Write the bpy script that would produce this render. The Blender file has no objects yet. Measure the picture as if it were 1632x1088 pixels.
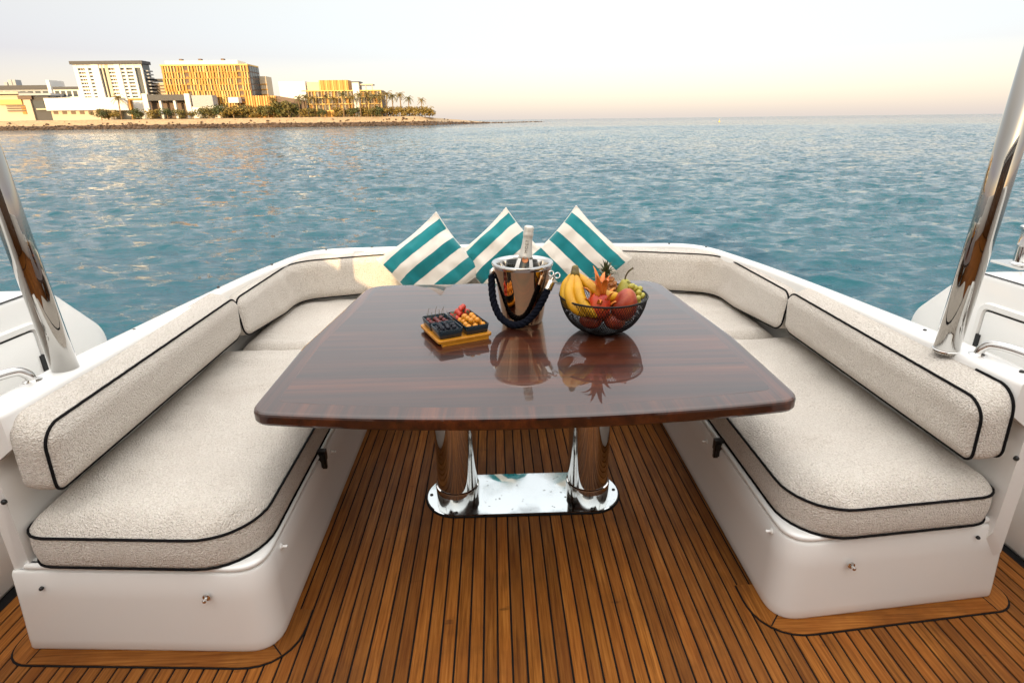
import bpy, bmesh, math, random
import numpy as np
from mathutils import Vector, Matrix, noise
from math import sin, cos, pi, radians, sqrt, exp

random.seed(7)
rng = np.random.default_rng(11)
SC = bpy.context.scene
COL = SC.collection

# ------------------------------------------------------------------ camera
CAM = Vector((-0.085, 0.0, 1.47)); FPX = 920.0
_p, _y, _r = radians(21.0), radians(1.6), radians(0.7)
_f = Vector((sin(_y)*cos(_p), cos(_y)*cos(_p), -sin(_p)))
_rt = Vector((cos(_y), -sin(_y), 0)); _up = _rt.cross(_f)
_r2 = _rt*cos(_r) - _up*sin(_r); _u2 = _up*cos(_r) + _rt*sin(_r)
cam_d = bpy.data.cameras.new('camera'); cam = bpy.data.objects.new('camera', cam_d); COL.objects.link(cam)
cam_d.sensor_width = 36.0; cam_d.lens = FPX/1632*36; cam_d.clip_start = 0.05; cam_d.clip_end = 60000
cam.matrix_world = Matrix(((_r2.x, _u2.x, -_f.x, CAM.x), (_r2.y, _u2.y, -_f.y, CAM.y), (_r2.z, _u2.z, -_f.z, CAM.z), (0, 0, 0, 1)))
SC.camera = cam

# ------------------------------------------------------------------ world, sun, exposure
SUN_EL, SUN_AZ = 11.0, 193.7           # low evening sun behind the camera, a little to its left
w = bpy.data.worlds.new('World'); SC.world = w; w.use_nodes = True
nt = w.node_tree; nt.nodes.clear()
sky = nt.nodes.new('ShaderNodeTexSky'); sky.sky_type = 'NISHITA'; sky.sun_disc = False
sky.sun_elevation = radians(SUN_EL); sky.sun_rotation = radians(SUN_AZ)
sky.air_density = 1.0; sky.dust_density = 1.5; sky.ozone_density = 1.0; sky.altitude = 0
bg = nt.nodes.new('ShaderNodeBackground'); bg.inputs['Strength'].default_value = 0.15
ow = nt.nodes.new('ShaderNodeOutputWorld')
# thick bright evening haze lies over the clear sky: warm at the horizon, pale blue-white higher up, the same all round
geo = nt.nodes.new('ShaderNodeTexCoord'); sep = nt.nodes.new('ShaderNodeSeparateXYZ'); nt.links.new(geo.outputs['Generated'], sep.inputs[0])
hz = nt.nodes.new('ShaderNodeValToRGB'); nt.links.new(sep.outputs[2], hz.inputs[0])
HZ = [(0.0, (0.085, 0.074, 0.080)), (0.09, (0.042, 0.022, 0.043)), (0.16, (0.068, 0.043, 0.034)), (0.28, (0.095, 0.072, 0.048)), (0.5, (0.165, 0.145, 0.12)), (0.72, (0.34, 0.325, 0.30)), (1.0, (0.46, 0.445, 0.425))]
while len(hz.color_ramp.elements) < len(HZ): hz.color_ramp.elements.new(0.5)
for e, (p, c) in zip(hz.color_ramp.elements, HZ): e.position = p; e.color = (*c, 1)
def wmix(blend, a, b):
    q = nt.nodes.new('ShaderNodeMix'); q.data_type = 'RGBA'; q.blend_type = blend; q.inputs[0].default_value = 1.0
    for v_, k_ in ((a, 6), (b, 7)):
        if isinstance(v_, float): q.inputs[k_].default_value = (v_, v_, v_, 1)
        else: nt.links.new(v_, q.inputs[k_])
    return q
mx = wmix('ADD', wmix('MULTIPLY', sky.outputs[0], 0.175).outputs[2], wmix('MULTIPLY', hz.outputs[0], 1/0.15).outputs[2])
nt.links.new(mx.outputs[2], bg.inputs['Color']); nt.links.new(bg.outputs[0], ow.inputs[0])
sd = bpy.data.lights.new('sun', 'SUN'); sd.energy = 1.0; sd.angle = radians(0.6); sd.color = (1.0, 0.70, 0.36)
sun = bpy.data.objects.new('sun', sd); COL.objects.link(sun)
_sd = Vector((sin(radians(SUN_AZ))*cos(radians(SUN_EL)), cos(radians(SUN_AZ))*cos(radians(SUN_EL)), sin(radians(SUN_EL))))
sun.rotation_euler = _sd.to_track_quat('Z', 'Y').to_euler()
sun.location = (0, -20, 20)
vs = SC.view_settings; vs.view_transform = 'Standard'; vs.look = 'None'; vs.gamma = 1.0; vs.use_curve_mapping = False
vs.exposure = 2.65
SC.cycles.max_bounces = 8; SC.cycles.diffuse_bounces = 4; SC.cycles.glossy_bounces = 5
SC.cycles.transmission_bounces = 4; SC.cycles.transparent_max_bounces = 6
SC.cycles.caustics_reflective = False; SC.cycles.caustics_refractive = False
SC.cycles.use_denoising = True

# ------------------------------------------------------------------ material helpers
def mat(name, base=(0.8, 0.8, 0.8), rough=0.5, metal=0.0, coat=0.0, coat_rough=0.03, ior=1.5, spec=None, sheen=0.0, trans=0.0):
    m = bpy.data.materials.new(name); m.use_nodes = True
    b = m.node_tree.nodes['Principled BSDF']
    b.inputs['Base Color'].default_value = (*base, 1); b.inputs['Roughness'].default_value = rough
    b.inputs['Metallic'].default_value = metal; b.inputs['Coat Weight'].default_value = coat
    b.inputs['Coat Roughness'].default_value = coat_rough; b.inputs['IOR'].default_value = ior
    b.inputs['Sheen Weight'].default_value = sheen; b.inputs['Transmission Weight'].default_value = trans
    if spec is not None: b.inputs['Specular IOR Level'].default_value = spec
    return m
class N:
    """small node-building helper for one material"""
    def __init__(s, m): s.m = m; s.t = m.node_tree; s.b = s.t.nodes['Principled BSDF']
    def new(s, kind, **kw):
        n = s.t.nodes.new('ShaderNode' + kind)
        for k, v in kw.items(): setattr(n, k, v)
        return n
    def link(s, a, b): s.t.links.new(a, b)
    def coords(s, scale=(1, 1, 1), kind='Object', rot=(0, 0, 0)):
        tc = s.new('TexCoord'); mp = s.new('Mapping')
        mp.inputs['Scale'].default_value = scale; mp.inputs['Rotation'].default_value = rot
        s.link(tc.outputs[kind], mp.inputs['Vector']); return mp.outputs[0]
    def geo(s, scale=(1, 1, 1)):
        g = s.new('NewGeometry'); mp = s.new('Mapping'); mp.inputs['Scale'].default_value = scale
        s.link(g.outputs['Position'], mp.inputs['Vector']); return mp.outputs[0]
    def noise(s, vec, scale, detail=3, rough=0.55, dist=0.0):
        n = s.new('TexNoise'); n.inputs['Scale'].default_value = scale; n.inputs['Detail'].default_value = detail
        n.inputs['Roughness'].default_value = rough; n.inputs['Distortion'].default_value = dist
        if vec is not None: s.link(vec, n.inputs['Vector'])
        return n.outputs['Fac']
    def ramp(s, fac, stops, interp='LINEAR'):
        r = s.new('ValToRGB'); r.color_ramp.interpolation = interp
        el = r.color_ramp.elements
        while len(el) < len(stops): el.new(0.5)
        for e, (p, c) in zip(el, stops): e.position = p; e.color = (*c, 1) if len(c) == 3 else c
        s.link(fac, r.inputs[0]); return r.outputs[0]
    def val(s, fac, lo, hi, a=0.0, b=1.0):
        r = s.new('MapRange'); r.inputs[1].default_value = lo; r.inputs[2].default_value = hi
        r.inputs[3].default_value = a; r.inputs[4].default_value = b; s.link(fac, r.inputs[0]); return r.outputs[0]
    def mix(s, fac, a, b, blend='MIX'):
        n = s.new('Mix', data_type='RGBA', blend_type=blend)
        if isinstance(fac, (int, float)): n.inputs[0].default_value = fac
        else: s.link(fac, n.inputs[0])
        for v, i in ((a, 6), (b, 7)):
            if isinstance(v, tuple): n.inputs[i].default_value = (*v, 1)
            else: s.link(v, n.inputs[i])
        return n.outputs[2]
    def math(s, op, a, b=None):
        n = s.new('Math', operation=op)
        for v, i in ((a, 0), (b, 1)):
            if v is None: continue
            if isinstance(v, (int, float)): n.inputs[i].default_value = v
            else: s.link(v, n.inputs[i])
        return n.outputs[0]
    def color(s, o): s.link(o, s.b.inputs['Base Color'])
    def rough(s, o): s.link(o, s.b.inputs['Roughness'])
    def bump(s, h, strength=0.5, dist=0.01, prev=None):
        n = s.new('Bump'); n.inputs['Strength'].default_value = strength; n.inputs['Distance'].default_value = dist
        s.link(h, n.inputs['Height'])
        if prev is not None: s.link(prev, n.inputs['Normal'])
        s.link(n.outputs[0], s.b.inputs['Normal']); return n.outputs[0]
M = {}
def simple(key, *a, **k): M[key] = mat(key, *a, **k); return M[key]

# ---- boat materials
n = N(simple('teak', (0.3, 0.14, 0.05), 0.5, spec=0.18))
v = n.coords((1, 1, 1)); oi = n.new('ObjectInfo')
vv = n.new('VectorMath', operation='ADD'); n.link(v, vv.inputs[0])
cx = n.new('CombineXYZ'); n.link(n.math('MULTIPLY', oi.outputs['Random'], 37.0), cx.inputs[0]); n.link(n.math('MULTIPLY', oi.outputs['Random'], 91.0), cx.inputs[1])
n.link(cx.outputs[0], vv.inputs[1])
mp = n.new('Mapping'); mp.inputs['Scale'].default_value = (140, 5, 20); n.link(vv.outputs[0], mp.inputs[0])
g1 = n.noise(mp.outputs[0], 1.0, 4, 0.6, 0.3)
mp2 = n.new('Mapping'); mp2.inputs['Scale'].default_value = (8, 2.5, 2); n.link(vv.outputs[0], mp2.inputs[0])
g2 = n.noise(mp2.outputs[0], 1.0, 3)
c = n.ramp(g1, [(0.28, (0.10, 0.030, 0.004)), (0.5, (0.24, 0.082, 0.012)), (0.75, (0.36, 0.140, 0.028))])
c = n.mix(n.val(g2, 0.35, 0.7, 0.0, 0.5), c, (0.17, 0.042, 0.004))
hsv = n.new('HueSaturation'); n.link(n.val(oi.outputs['Random'], 0, 1, 0.68, 1.18), hsv.inputs['Value']); n.link(c, hsv.inputs['Color'])
gr = n.geo((1.0, 1.0, 1.0)); st = n.noise(gr, 3.0, 5, 0.65)
mk = n.noise(n.geo((9, 22, 1)), 1.0, 2)
c2 = n.mix(n.val(st, 0.50, 0.70, 0, 0.5), hsv.outputs[0], (0.08, 0.028, 0.006))
c2 = n.mix(n.val(mk, 0.70, 0.76, 0, 0.55), c2, (0.04, 0.013, 0.005))
n.color(c2); n.rough(n.val(g2, 0.3, 0.7, 0.42, 0.62)); n.bump(g1, 0.25, 0.002)
simple('caulk', (0.004, 0.0035, 0.0035), 0.75, spec=0.2)
n = N(simple('gelcoat', (0.80, 0.79, 0.77), 0.25, coat=0.7, coat_rough=0.05))
s1 = n.noise(n.geo((1.3, 1.3, 1.3)), 1.0, 2, 0.5)
n.color(n.mix(s1, (0.84, 0.83, 0.80), (0.80, 0.785, 0.75)))
n = N(simple('terry', (0.62, 0.58, 0.53), 0.95, sheen=0.25, spec=0.1))
gv = n.geo()
t1 = n.noise(gv, 185, 2, 0.6); t2 = n.noise(gv, 420, 2, 0.5); t3 = n.noise(gv, 4.5, 4, 0.6)
tv = n.new('TexVoronoi'); tv.inputs['Scale'].default_value = 230; n.link(gv, tv.inputs['Vector'])
c = n.ramp(t1, [(0.28, (0.54, 0.475, 0.40)), (0.5, (0.75, 0.68, 0.595)), (0.72, (0.84, 0.785, 0.71))])
c = n.mix(n.val(t3, 0.45, 0.75, 0, 0.45), c, (0.66, 0.58, 0.50))
n.color(c)
h = n.math('ADD', t1, n.math('MULTIPLY', t2, 0.5)); h = n.math('SUBTRACT', h, n.math('MULTIPLY', tv.outputs['Distance'], 0.5))
n.bump(h, 1.0, 0.0085)
simple('piping', (0.005, 0.0045, 0.005), 0.85, spec=0.15)
n = N(simple('rosewood', (0.1, 0.03, 0.015), 0.4, coat=1.0, coat_rough=0.006, ior=1.5, spec=0.22))
v = n.coords((0.9, 26, 26)); a1 = n.noise(v, 1.0, 6, 0.62, 0.25); a2 = n.noise(n.coords((0.5, 7, 7)), 1.0, 3, 0.5, 0.2); a3 = n.noise(n.coords((3, 170, 40)), 1.0, 3)
c = n.ramp(a1, [(0.30, (0.008, 0.0025, 0.0015)), (0.45, (0.036, 0.0075, 0.003)), (0.60, (0.078, 0.0175, 0.005)), (0.78, (0.145, 0.038, 0.010))])
c = n.mix(n.val(a2, 0.45, 0.62, 0, 0.7), c, (0.018, 0.005, 0.003)); c = n.mix(n.val(a3, 0.5, 0.72, 0, 0.45), c, (0.010, 0.0035, 0.002))
n.color(c); n.bump(n.noise(n.geo((3, 3, 3)), 1.0, 2), 0.012, 0.02); n.b.inputs['Coat IOR'].default_value = 1.62
m2 = M['rosewood'].copy(); m2.name = 'rosewood_crossband'; M['rosewood_y'] = m2
for nd in m2.node_tree.nodes:
    if nd.type == 'MAPPING' and nd.inputs['Scale'].default_value[0] < 5 and nd.inputs['Scale'].default_value[1] > 5:
        s = nd.inputs['Scale'].default_value; nd.inputs['Scale'].default_value = (s[1], s[0], s[2])
n = N(simple('steel', (0.66, 0.65, 0.63), 0.05, metal=1.0))
n.rough(n.val(n.noise(n.geo((14, 14, 14)), 1.0, 4), 0.35, 0.75, 0.025, 0.10))
n = N(simple('plate_steel', (0.60, 0.64, 0.66), 0.06, metal=1.0))
p1 = n.noise(n.geo((60, 60, 60)), 1.0, 2); p2 = n.noise(n.geo((9, 9, 9)), 1.0, 4)
n.color(n.mix(n.val(p1, 0.68, 0.72), (0.56, 0.61, 0.63), (0.06, 0.05, 0.04))); n.rough(n.val(p2, 0.4, 0.75, 0.03, 0.22))
simple('dark_metal', (0.05, 0.05, 0.05), 0.35, metal=0.6)
simple('black_plastic', (0.006, 0.006, 0.006), 0.4)
simple('dark_glass', (0.02, 0.025, 0.03), 0.05, coat=0.5)

# ------------------------------------------------------------------ mesh helpers
class MB:
    def __init__(s): s.v = []; s.f = []; s.mi = []
    def add(s, verts, faces, mi=0):
        o = len(s.v); s.v += [tuple(p) for p in verts]; s.f += [tuple(i + o for i in f) for f in faces]; s.mi += [mi]*len(faces); return s
    def box(s, x0, x1, y0, y1, z0, z1, mi=0):
        return s.add([(x0, y0, z0), (x1, y0, z0), (x1, y1, z0), (x0, y1, z0), (x0, y0, z1), (x1, y0, z1), (x1, y1, z1), (x0, y1, z1)],
                     [(0, 3, 2, 1), (4, 5, 6, 7), (0, 1, 5, 4), (1, 2, 6, 5), (2, 3, 7, 6), (3, 0, 4, 7)], mi)
    def loft(s, rings, cap=True, closed=True, mi=0):
        k = len(rings[0]); vs_ = [p for r in rings for p in r]; fs = []
        for i in range(len(rings) - 1):
            for j in range(k if closed else k - 1):
                a, b = i*k + j, i*k + (j + 1) % k; fs.append((a, b, b + k, a + k))
        if cap: fs.append(tuple(reversed(range(k)))); fs.append(tuple(range((len(rings) - 1)*k, len(rings)*k)))
        return s.add(vs_, fs, mi)
    def lathe(s, prof, seg=32, c=(0, 0, 0), mi=0, cap=True):
        rings = [[(c[0] + r*cos(2*pi*j/seg), c[1] + r*sin(2*pi*j/seg), c[2] + z) for j in range(seg)] for r, z in prof]
        return s.loft(rings, cap, True, mi)
    def tube(s, path, rad, seg=8, mi=0, closed=False, cap=True):
        P = [Vector(p) for p in path]; k = len(P)
        R = rad if isinstance(rad, (list, tuple)) else [rad]*k
        up = None; rings = []
        for i in range(k):
            a = P[(i - 1) % k] if (i > 0 or closed) else P[i]; b = P[(i + 1) % k] if (i < k - 1 or closed) else P[i]
            t = (b - a); t = t.normalized() if t.length > 1e-9 else Vector((0, 0, 1))
            if up is None:
                up = t.orthogonal().normalized()
            up = up - t*up.dot(t)
            up = up.normalized() if up.length > 1e-6 else t.orthogonal().normalized()
            sd_ = t.cross(up)
            rings.append([P[i] + (up*cos(2*pi*j/seg) + sd_*sin(2*pi*j/seg))*R[i] for j in range(seg)])
        if closed: rings.append(rings[0]); cap = False
        return s.loft(rings, cap, True, mi)
    def prism(s, pts, z0, z1, mi=0, bev=0.0):
        """vertical prism over a counter-clockwise outline, top edge rounded by bev"""
        rings = [[(x, y, z0) for x, y in pts]]
        if bev > 0:
            for q in (0.0, 0.35, 0.7, 1.0):
                ins = bev*(1 - sqrt(max(0, 1 - q*q))); rings.append([(x, y, z1 - bev + bev*q) for x, y in inset(pts, ins)])
        else: rings.append([(x, y, z1) for x, y in pts])
        return s.loft(rings, True, True, mi)
    def sphere(s, c, r, seg=10, rin=7, mi=0, sc=(1, 1, 1)):
        prof = [(max(1e-5, r*sin(pi*i/rin)), -r*cos(pi*i/rin)) for i in range(rin + 1)]
        rings = [[(c[0] + sc[0]*q*cos(2*pi*j/seg), c[1] + sc[1]*q*sin(2*pi*j/seg), c[2] + sc[2]*z) for j in range(seg)] for q, z in prof]
        return s.loft(rings, True, True, mi)
    def xform(s, mtx): s.v = [tuple(mtx @ Vector(p)) for p in s.v]; return s
    def build(s, name, material, parent=None, smooth=False, angle=None, local=False):
        me = bpy.data.meshes.new(name)
        me.from_pydata(s.v, [], s.f)
        for m_ in (material if isinstance(material, (list, tuple)) else [material]): me.materials.append(m_)
        if any(s.mi): me.polygons.foreach_set('material_index', s.mi)
        if smooth: me.polygons.foreach_set('use_smooth', [True]*len(me.polygons))
        me.update()
        bm = bmesh.new(); bm.from_mesh(me); bmesh.ops.recalc_face_normals(bm, faces=bm.faces)
        if angle:
            for e in bm.edges:
                if len(e.link_faces) == 2 and e.calc_face_angle(0) > radians(angle): e.smooth = False
        bm.to_mesh(me); bm.free()
        return link(name, me, parent, local)
def link(name, me, parent=None, local=False):
    o = bpy.data.objects.new(name, me); COL.objects.link(o)
    if parent is not None:
        o.parent = parent
        if not local: o.matrix_parent_inverse = Matrix.Translation(-Vector(parent.location)) if parent.rotation_euler.z == 0 else parent_matrix(parent).inverted()
    return o
def parent_matrix(p): return Matrix.Translation(p.location) @ p.rotation_euler.to_matrix().to_4x4()
def tag(o, label=None, cat=None, group=None, kind=None):
    if label: o['label'] = label
    if cat: o['category'] = cat
    if group: o['group'] = group
    if kind: o['kind'] = kind
    return o
def thing(name, loc, label, cat, group=None, rz=0.0):
    o = bpy.data.objects.new(name, None); COL.objects.link(o); o.location = loc; o.rotation_euler = (0, 0, rz); o.empty_display_size = 0.1
    return tag(o, label, cat, group)
def inset(pts, d):
    """shrink a closed CCW outline by d along vertex normals"""
    if d == 0: return list(pts)
    k = len(pts); out = []
    for i in range(k):
        a, b, c_ = Vector(pts[i - 1]), Vector(pts[i]), Vector(pts[(i + 1) % k])
        e1 = (b - a).normalized(); e2 = (c_ - b).normalized()
        n1 = Vector((-e1.y, e1.x)); n2 = Vector((-e2.y, e2.x)); nn = (n1 + n2)
        nn = nn.normalized() if nn.length > 1e-6 else n1
        q = b + nn*(d/max(0.4, nn.dot(n1))); out.append((q.x, q.y))
    return out
def fillet(pts, radii, seg=7, closed=True):
    """round the corners of a polyline"""
    k = len(pts); out = []
    for i in range(k):
        r = radii[i] if isinstance(radii, (list, tuple)) else radii
        if (not closed and i in (0, k - 1)) or r <= 0: out.append(tuple(pts[i])); continue
        b = Vector(pts[i]); a = Vector(pts[i - 1]); c_ = Vector(pts[(i + 1) % k])
        d1 = (a - b); d2 = (c_ - b); l1, l2 = d1.length, d2.length; d1 /= l1; d2 /= l2
        r_ = min(r, l1*0.48, l2*0.48)
        p, q = b + d1*r_, b + d2*r_
        for j in range(seg + 1):
            t = j/seg; out.append(tuple(p*(1 - t)**2 + b*2*t*(1 - t) + q*t*t))
    return out
def catmull(P, n_=8):
    P = [Vector(p) for p in P]; Q = [P[0]*2 - P[1]] + P + [P[-1]*2 - P[-2]]; out = []
    for i in range(1, len(Q) - 2):
        for j in range(n_):
            t = j/n_; a, b, c_, d = Q[i - 1], Q[i], Q[i + 1], Q[i + 2]
            out.append(0.5*((2*b) + (c_ - a)*t + (2*a - 5*b + 4*c_ - d)*t*t + (3*b - a - 3*c_ + d)*t**3))
    out.append(P[-1]); return out
def nz(x, y, z=0.0): return noise.noise(Vector((x, y, z)))
def at(px, py, Y):
    """point of the view ray through a photo pixel at world distance Y (used to survey the far shore)"""
    d = _f + _r2*((px - 816)/FPX) - _u2*((py - 544)/FPX); t = (Y - CAM.y)/d.y; return CAM + d*t

# ------------------------------------------------------------------ sea
SEA = -1.6
def build_sea():
    ang = np.concatenate([np.arange(-62, 62.01, 0.2), np.arange(66, 298, 4.0)])
    ang = np.radians(ang); r = [2.0]
    while r[-1] < 6: r.append(r[-1]*1.03)
    while r[-1] < 62: r.append(r[-1]*1.006)
    while r[-1] < 250: r.append(r[-1] + 0.40)
    while r[-1] < 700: r.append(r[-1] + 0.4 + 0.7*min(1, (r[-1] - 250)/60))
    while r[-1] < 3500: r.append(r[-1]*1.02)
    while r[-1] < 42000: r.append(r[-1]*1.25)
    r = np.array(r); na, nr = len(ang), len(r)
    A, R = np.meshgrid(ang, r)
    X = np.sin(A)*R; Y = np.cos(A)*R; Z = np.zeros_like(X)
    dr = np.gradient(r)[:, None]*np.ones_like(X)
    da = np.gradient(ang); da[da > 0.02] = 0.06; dl = np.maximum(dr, R*np.abs(da)[None, :]*0.35)
    DX = np.zeros_like(X); DY = np.zeros_like(X); LOST = np.zeros_like(X)
    gust = 0.85 + 0.20*np.sin(X*0.045 + 1.1*np.sin(Y*0.021))*np.sin(Y*0.033 + 0.7) + 0.12*np.sin(X*0.11 - Y*0.07)
    for i in range(90):
        lam = 0.30*(15.0**rng.random()) ; k = 2*pi/lam
        th = radians(262) + rng.normal(0, 0.55)
        kx, ky = cos(th)*k, sin(th)*k; ph = rng.random()*2*pi
        a = 0.0068*lam**0.75*(0.6 + 0.8*rng.random())
        if lam > 1.2: a *= (1.2/lam)**0.8
        fade = np.clip((lam/dl - 2.5)/2.5, 0, 1)*a*gust
        LOST += (a*k)**2/2*gust**2*(1 - np.clip((lam/dl - 2.5)/2.5, 0, 1)**2)
        p = kx*X + ky*Y + ph
        Z += fade*np.cos(p); DX -= fade*0.9*cos(th)*np.sin(p); DY -= fade*0.9*sin(th)*np.sin(p)
    co = np.stack([X + DX, Y + DY, Z + SEA], -1).reshape(-1, 3)
    idx = np.arange(na*nr).reshape(nr, na); nxt = np.roll(idx, -1, axis=1)
    q = np.stack([idx[:-1], nxt[:-1], nxt[1:], idx[1:]], -1).reshape(-1, 4)[:, ::-1]
    me = bpy.data.meshes.new('sea'); nv, nf = len(co), len(q)
    me.vertices.add(nv); me.vertices.foreach_set('co', co.astype(np.float32).ravel())
    me.loops.add(nf*4); me.loops.foreach_set('vertex_index', q.ravel().astype(np.int32))
    me.polygons.add(nf); me.polygons.foreach_set('loop_start', np.arange(0, nf*4, 4, dtype=np.int32))
    me.polygons.foreach_set('use_smooth', np.ones(nf, dtype=bool))
    me.update(calc_edges=True); me.validate()
    at_ = me.attributes.new('unresolved_slope', 'FLOAT', 'POINT'); at_.data.foreach_set('value', np.sqrt(LOST).astype(np.float32).ravel())
    m = mat('sea_water', (0.004, 0.05, 0.08), 0.035, ior=1.33); n = N(m)
    g = n.geo((1, 1, 1)); n1 = n.noise(n.geo((1.6, 3.4, 1)), 1.0, 5, 0.62, 0.4); n2 = n.noise(n.geo((0.22, 0.55, 1)), 1.0, 4, 0.6, 0.3)
    n3 = n.noise(n.geo((0.012, 0.03, 1)), 1.0, 3)
    hgt = n.math('ADD', n.math('MULTIPLY', n1, 0.06), n.math('MULTIPLY', n2, 0.10))
    bp = n.new('Bump'); bp.inputs['Distance'].default_value = 1.5; n.link(hgt, bp.inputs['Height'])
    n.link(n.val(n3, 0.35, 0.65, 0.6, 1.0), bp.inputs['Strength']); 
    tx = n.new('TexNoise'); tx.inputs['Scale'].default_value = 1.0; tx.inputs['Detail'].default_value = 4; tx.inputs['Roughness'].default_value = 0.55; tx.inputs['Distortion'].default_value = 0.3; n.link(n.geo((2.2, 3.6, 1)), tx.inputs['Vector'])
    sb = n.new('VectorMath', operation='SUBTRACT'); n.link(tx.outputs['Color'], sb.inputs[0]); sb.inputs[1].default_value = (0.5, 0.5, 0.5)
    m0 = n.new('VectorMath', operation='MULTIPLY'); n.link(sb.outputs[0], m0.inputs[0]); m0.inputs[1].default_value = (4.5, 8.0, 0.0)
    aa = n.new('Attribute', attribute_name='unresolved_slope')
    ml = n.new('VectorMath', operation='SCALE'); n.link(m0.outputs[0], ml.inputs[0]); n.link(n.math('ADD', n.math('MULTIPLY', aa.outputs['Fac'], n.val(n3, 0.35, 0.65, 0.75, 1.1)), 0.085), ml.inputs['Scale'])
    ad = n.new('VectorMath', operation='ADD'); n.link(bp.outputs[0], ad.inputs[0]); n.link(ml.outputs[0], ad.inputs[1])
    nm = n.new('VectorMath', operation='NORMALIZE'); n.link(ad.outputs[0], nm.inputs[0]); n.link(nm.outputs[0], n.b.inputs['Normal'])
    n.color(n.mix(n.val(n3, 0.3, 0.7), (0.0006, 0.044, 0.072), (0.001, 0.062, 0.094)))
    me.materials.append(m)
    tag(link('sea', me), kind='structure')
build_sea()

# ------------------------------------------------------------------ deck of teak planks
def build_deck():
    PITCH, GAP = 0.0425, 0.0058
    deck = MB().box(-1.76, 1.76, -0.6, 3.0, -0.03, -0.0035).build('deck', M['caulk']); tag(deck, kind='structure')
    def plank_mesh(L):
        wd, b = (PITCH - GAP)/2, 0.0012
        mb = MB(); rings = []
        for y in (0, L): rings.append([(-wd, y, -0.010), (wd, y, -0.010), (wd, y, -b), (wd - b, y, 0), (-wd + b, y, 0), (-wd, y, -b)])
        mb.loft(rings); me = bpy.data.meshes.new('plank'); me.from_pydata(mb.v, [], mb.f); me.materials.append(M['teak'])
        bm = bmesh.new(); bm.from_mesh(me); bmesh.ops.recalc_face_normals(bm, faces=bm.faces); bm.to_mesh(me); bm.free(); return me
    full = plank_mesh(3.3); short = plank_mesh(1.9)
    k = int(1.72/PITCH)
    for i in range(-k, k + 1):
        x = i*PITCH + 0.004
        o = link('plank', full if abs(x) < 0.78 or abs(x) > 1.38 else short, deck); o.location = (x, -0.5, 0)
    # margin boards with a caulk line round them at the foot of each bench
    for s, yi, yo in ((-1, 1.292, 1.335), (1, 1.333, 1.405)):
        def ring(off):
            pts = [(0.752, yi + 0.55), (0.752, yi), (1.505, yo), (1.505, yo + 0.10)]
            path = fillet([Vector(p) for p in pts], [0, 0.10, 0.03, 0], 8, False)
            res = []
            for q in range(len(path)):
                a = Vector(path[max(0, q - 1)]); b = Vector(path[min(len(path) - 1, q + 1)]); t = (b - a).normalized(); nn = Vector((-t.y, t.x))
                nn = -nn if nn.y > 0 and q > 3 else nn
                t2 = Vector((t.y, -t.x)); pnt = Vector(path[q]) + t2*off; res.append((pnt.x, pnt.y))
            return res
        L0, L1 = ring(-0.012), ring(0.052); C1 = ring(0.058)
        nn_ = len(L0); y_lim = yi + 0.16
        def strip(a, b, i0, i1, z, name, m_, par, th=0.003):
            mb = MB(); rings = []
            for q in range(i0, i1 + 1):
                ax, ay = a[q]; bx, by = b[q]; rings.append([(s*ax, ay, z - th), (s*bx, by, z - th), (s*bx, by, z), (s*ax, ay, z)])
            mb.loft(rings); return mb.build(name, m_, par)
        # cut the inner leg short
        for LL in (L0, L1, C1): LL[0] = (LL[0][0], y_lim)
        strip(L0, C1, 0, nn_ - 1, 0.0016, 'caulk_line', M['caulk'], deck, 0.001)
        cuts = [(0, 8), (8, 10), (10, nn_ - 1)]
        cuts = [(0, 5), (5, 10), (10, nn_ - 1)]
        for (i0, i1) in cuts:
            A = [list(p) for p in L0]; B = [list(p) for p in L1]
            strip(A, B, i0, i1, 0.0045, 'margin_board', M['teak_x'] if i0 == 5 else M['teak'], deck)
        for q in (5, 10):
            (ax, ay), (bx, by) = L0[q], L1[q]
            d = Vector((bx - ax, by - ay)).normalized()*0; t = Vector((-(by - ay), bx - ax)).normalized()*0.002
            mb = MB().add([(s*(ax - t.x), ay - t.y, 0.0052), (s*(ax + t.x), ay + t.y, 0.0052), (s*(bx + t.x), by + t.y, 0.0052), (s*(bx - t.x), by - t.y, 0.0052)], [(0, 1, 2, 3)])
            mb.build('caulk_joint', M['caulk'], deck)
m2 = M['teak'].copy(); m2.name = 'teak_crosswise'; M['teak_x'] = m2
for nd in m2.node_tree.nodes:
    if nd.type == 'MAPPING' and nd.inputs['Scale'].default_value[0] > 100: nd.inputs['Scale'].default_value = (5, 140, 20)
build_deck()

# ------------------------------------------------------------------ boat mouldings
def stud(par, p, nrm, m_, r=0.006):
    nrm = Vector(nrm).normalized(); q = nrm.to_track_quat('Z', 'Y').to_matrix().to_4x4()
    mb = MB().lathe([(r*1.9, -0.001), (r*1.9, 0.0025), (r*1.2, 0.004), (r*0.8, 0.005), (r*0.8, 0.012), (r, 0.013), (r, 0.017), (r*0.6, 0.019), (0.0004, 0.019)], 12)
    mb.xform(Matrix.Translation(p) @ q); return mb.build('snap_stud', m_, par, True, 40)
def cap_screw(par, p, nrm, m_, r=0.006):
    nrm = Vector(nrm).normalized(); q = nrm.to_track_quat('Z', 'Y').to_matrix().to_4x4()
    mb = MB().lathe([(r, -0.001), (r, 0.004), (r*0.7, 0.007), (0.0004, 0.008)], 12); mb.xform(Matrix.Translation(p) @ q)
    return mb.build('snap_stud', m_, par, True, 40)
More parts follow.
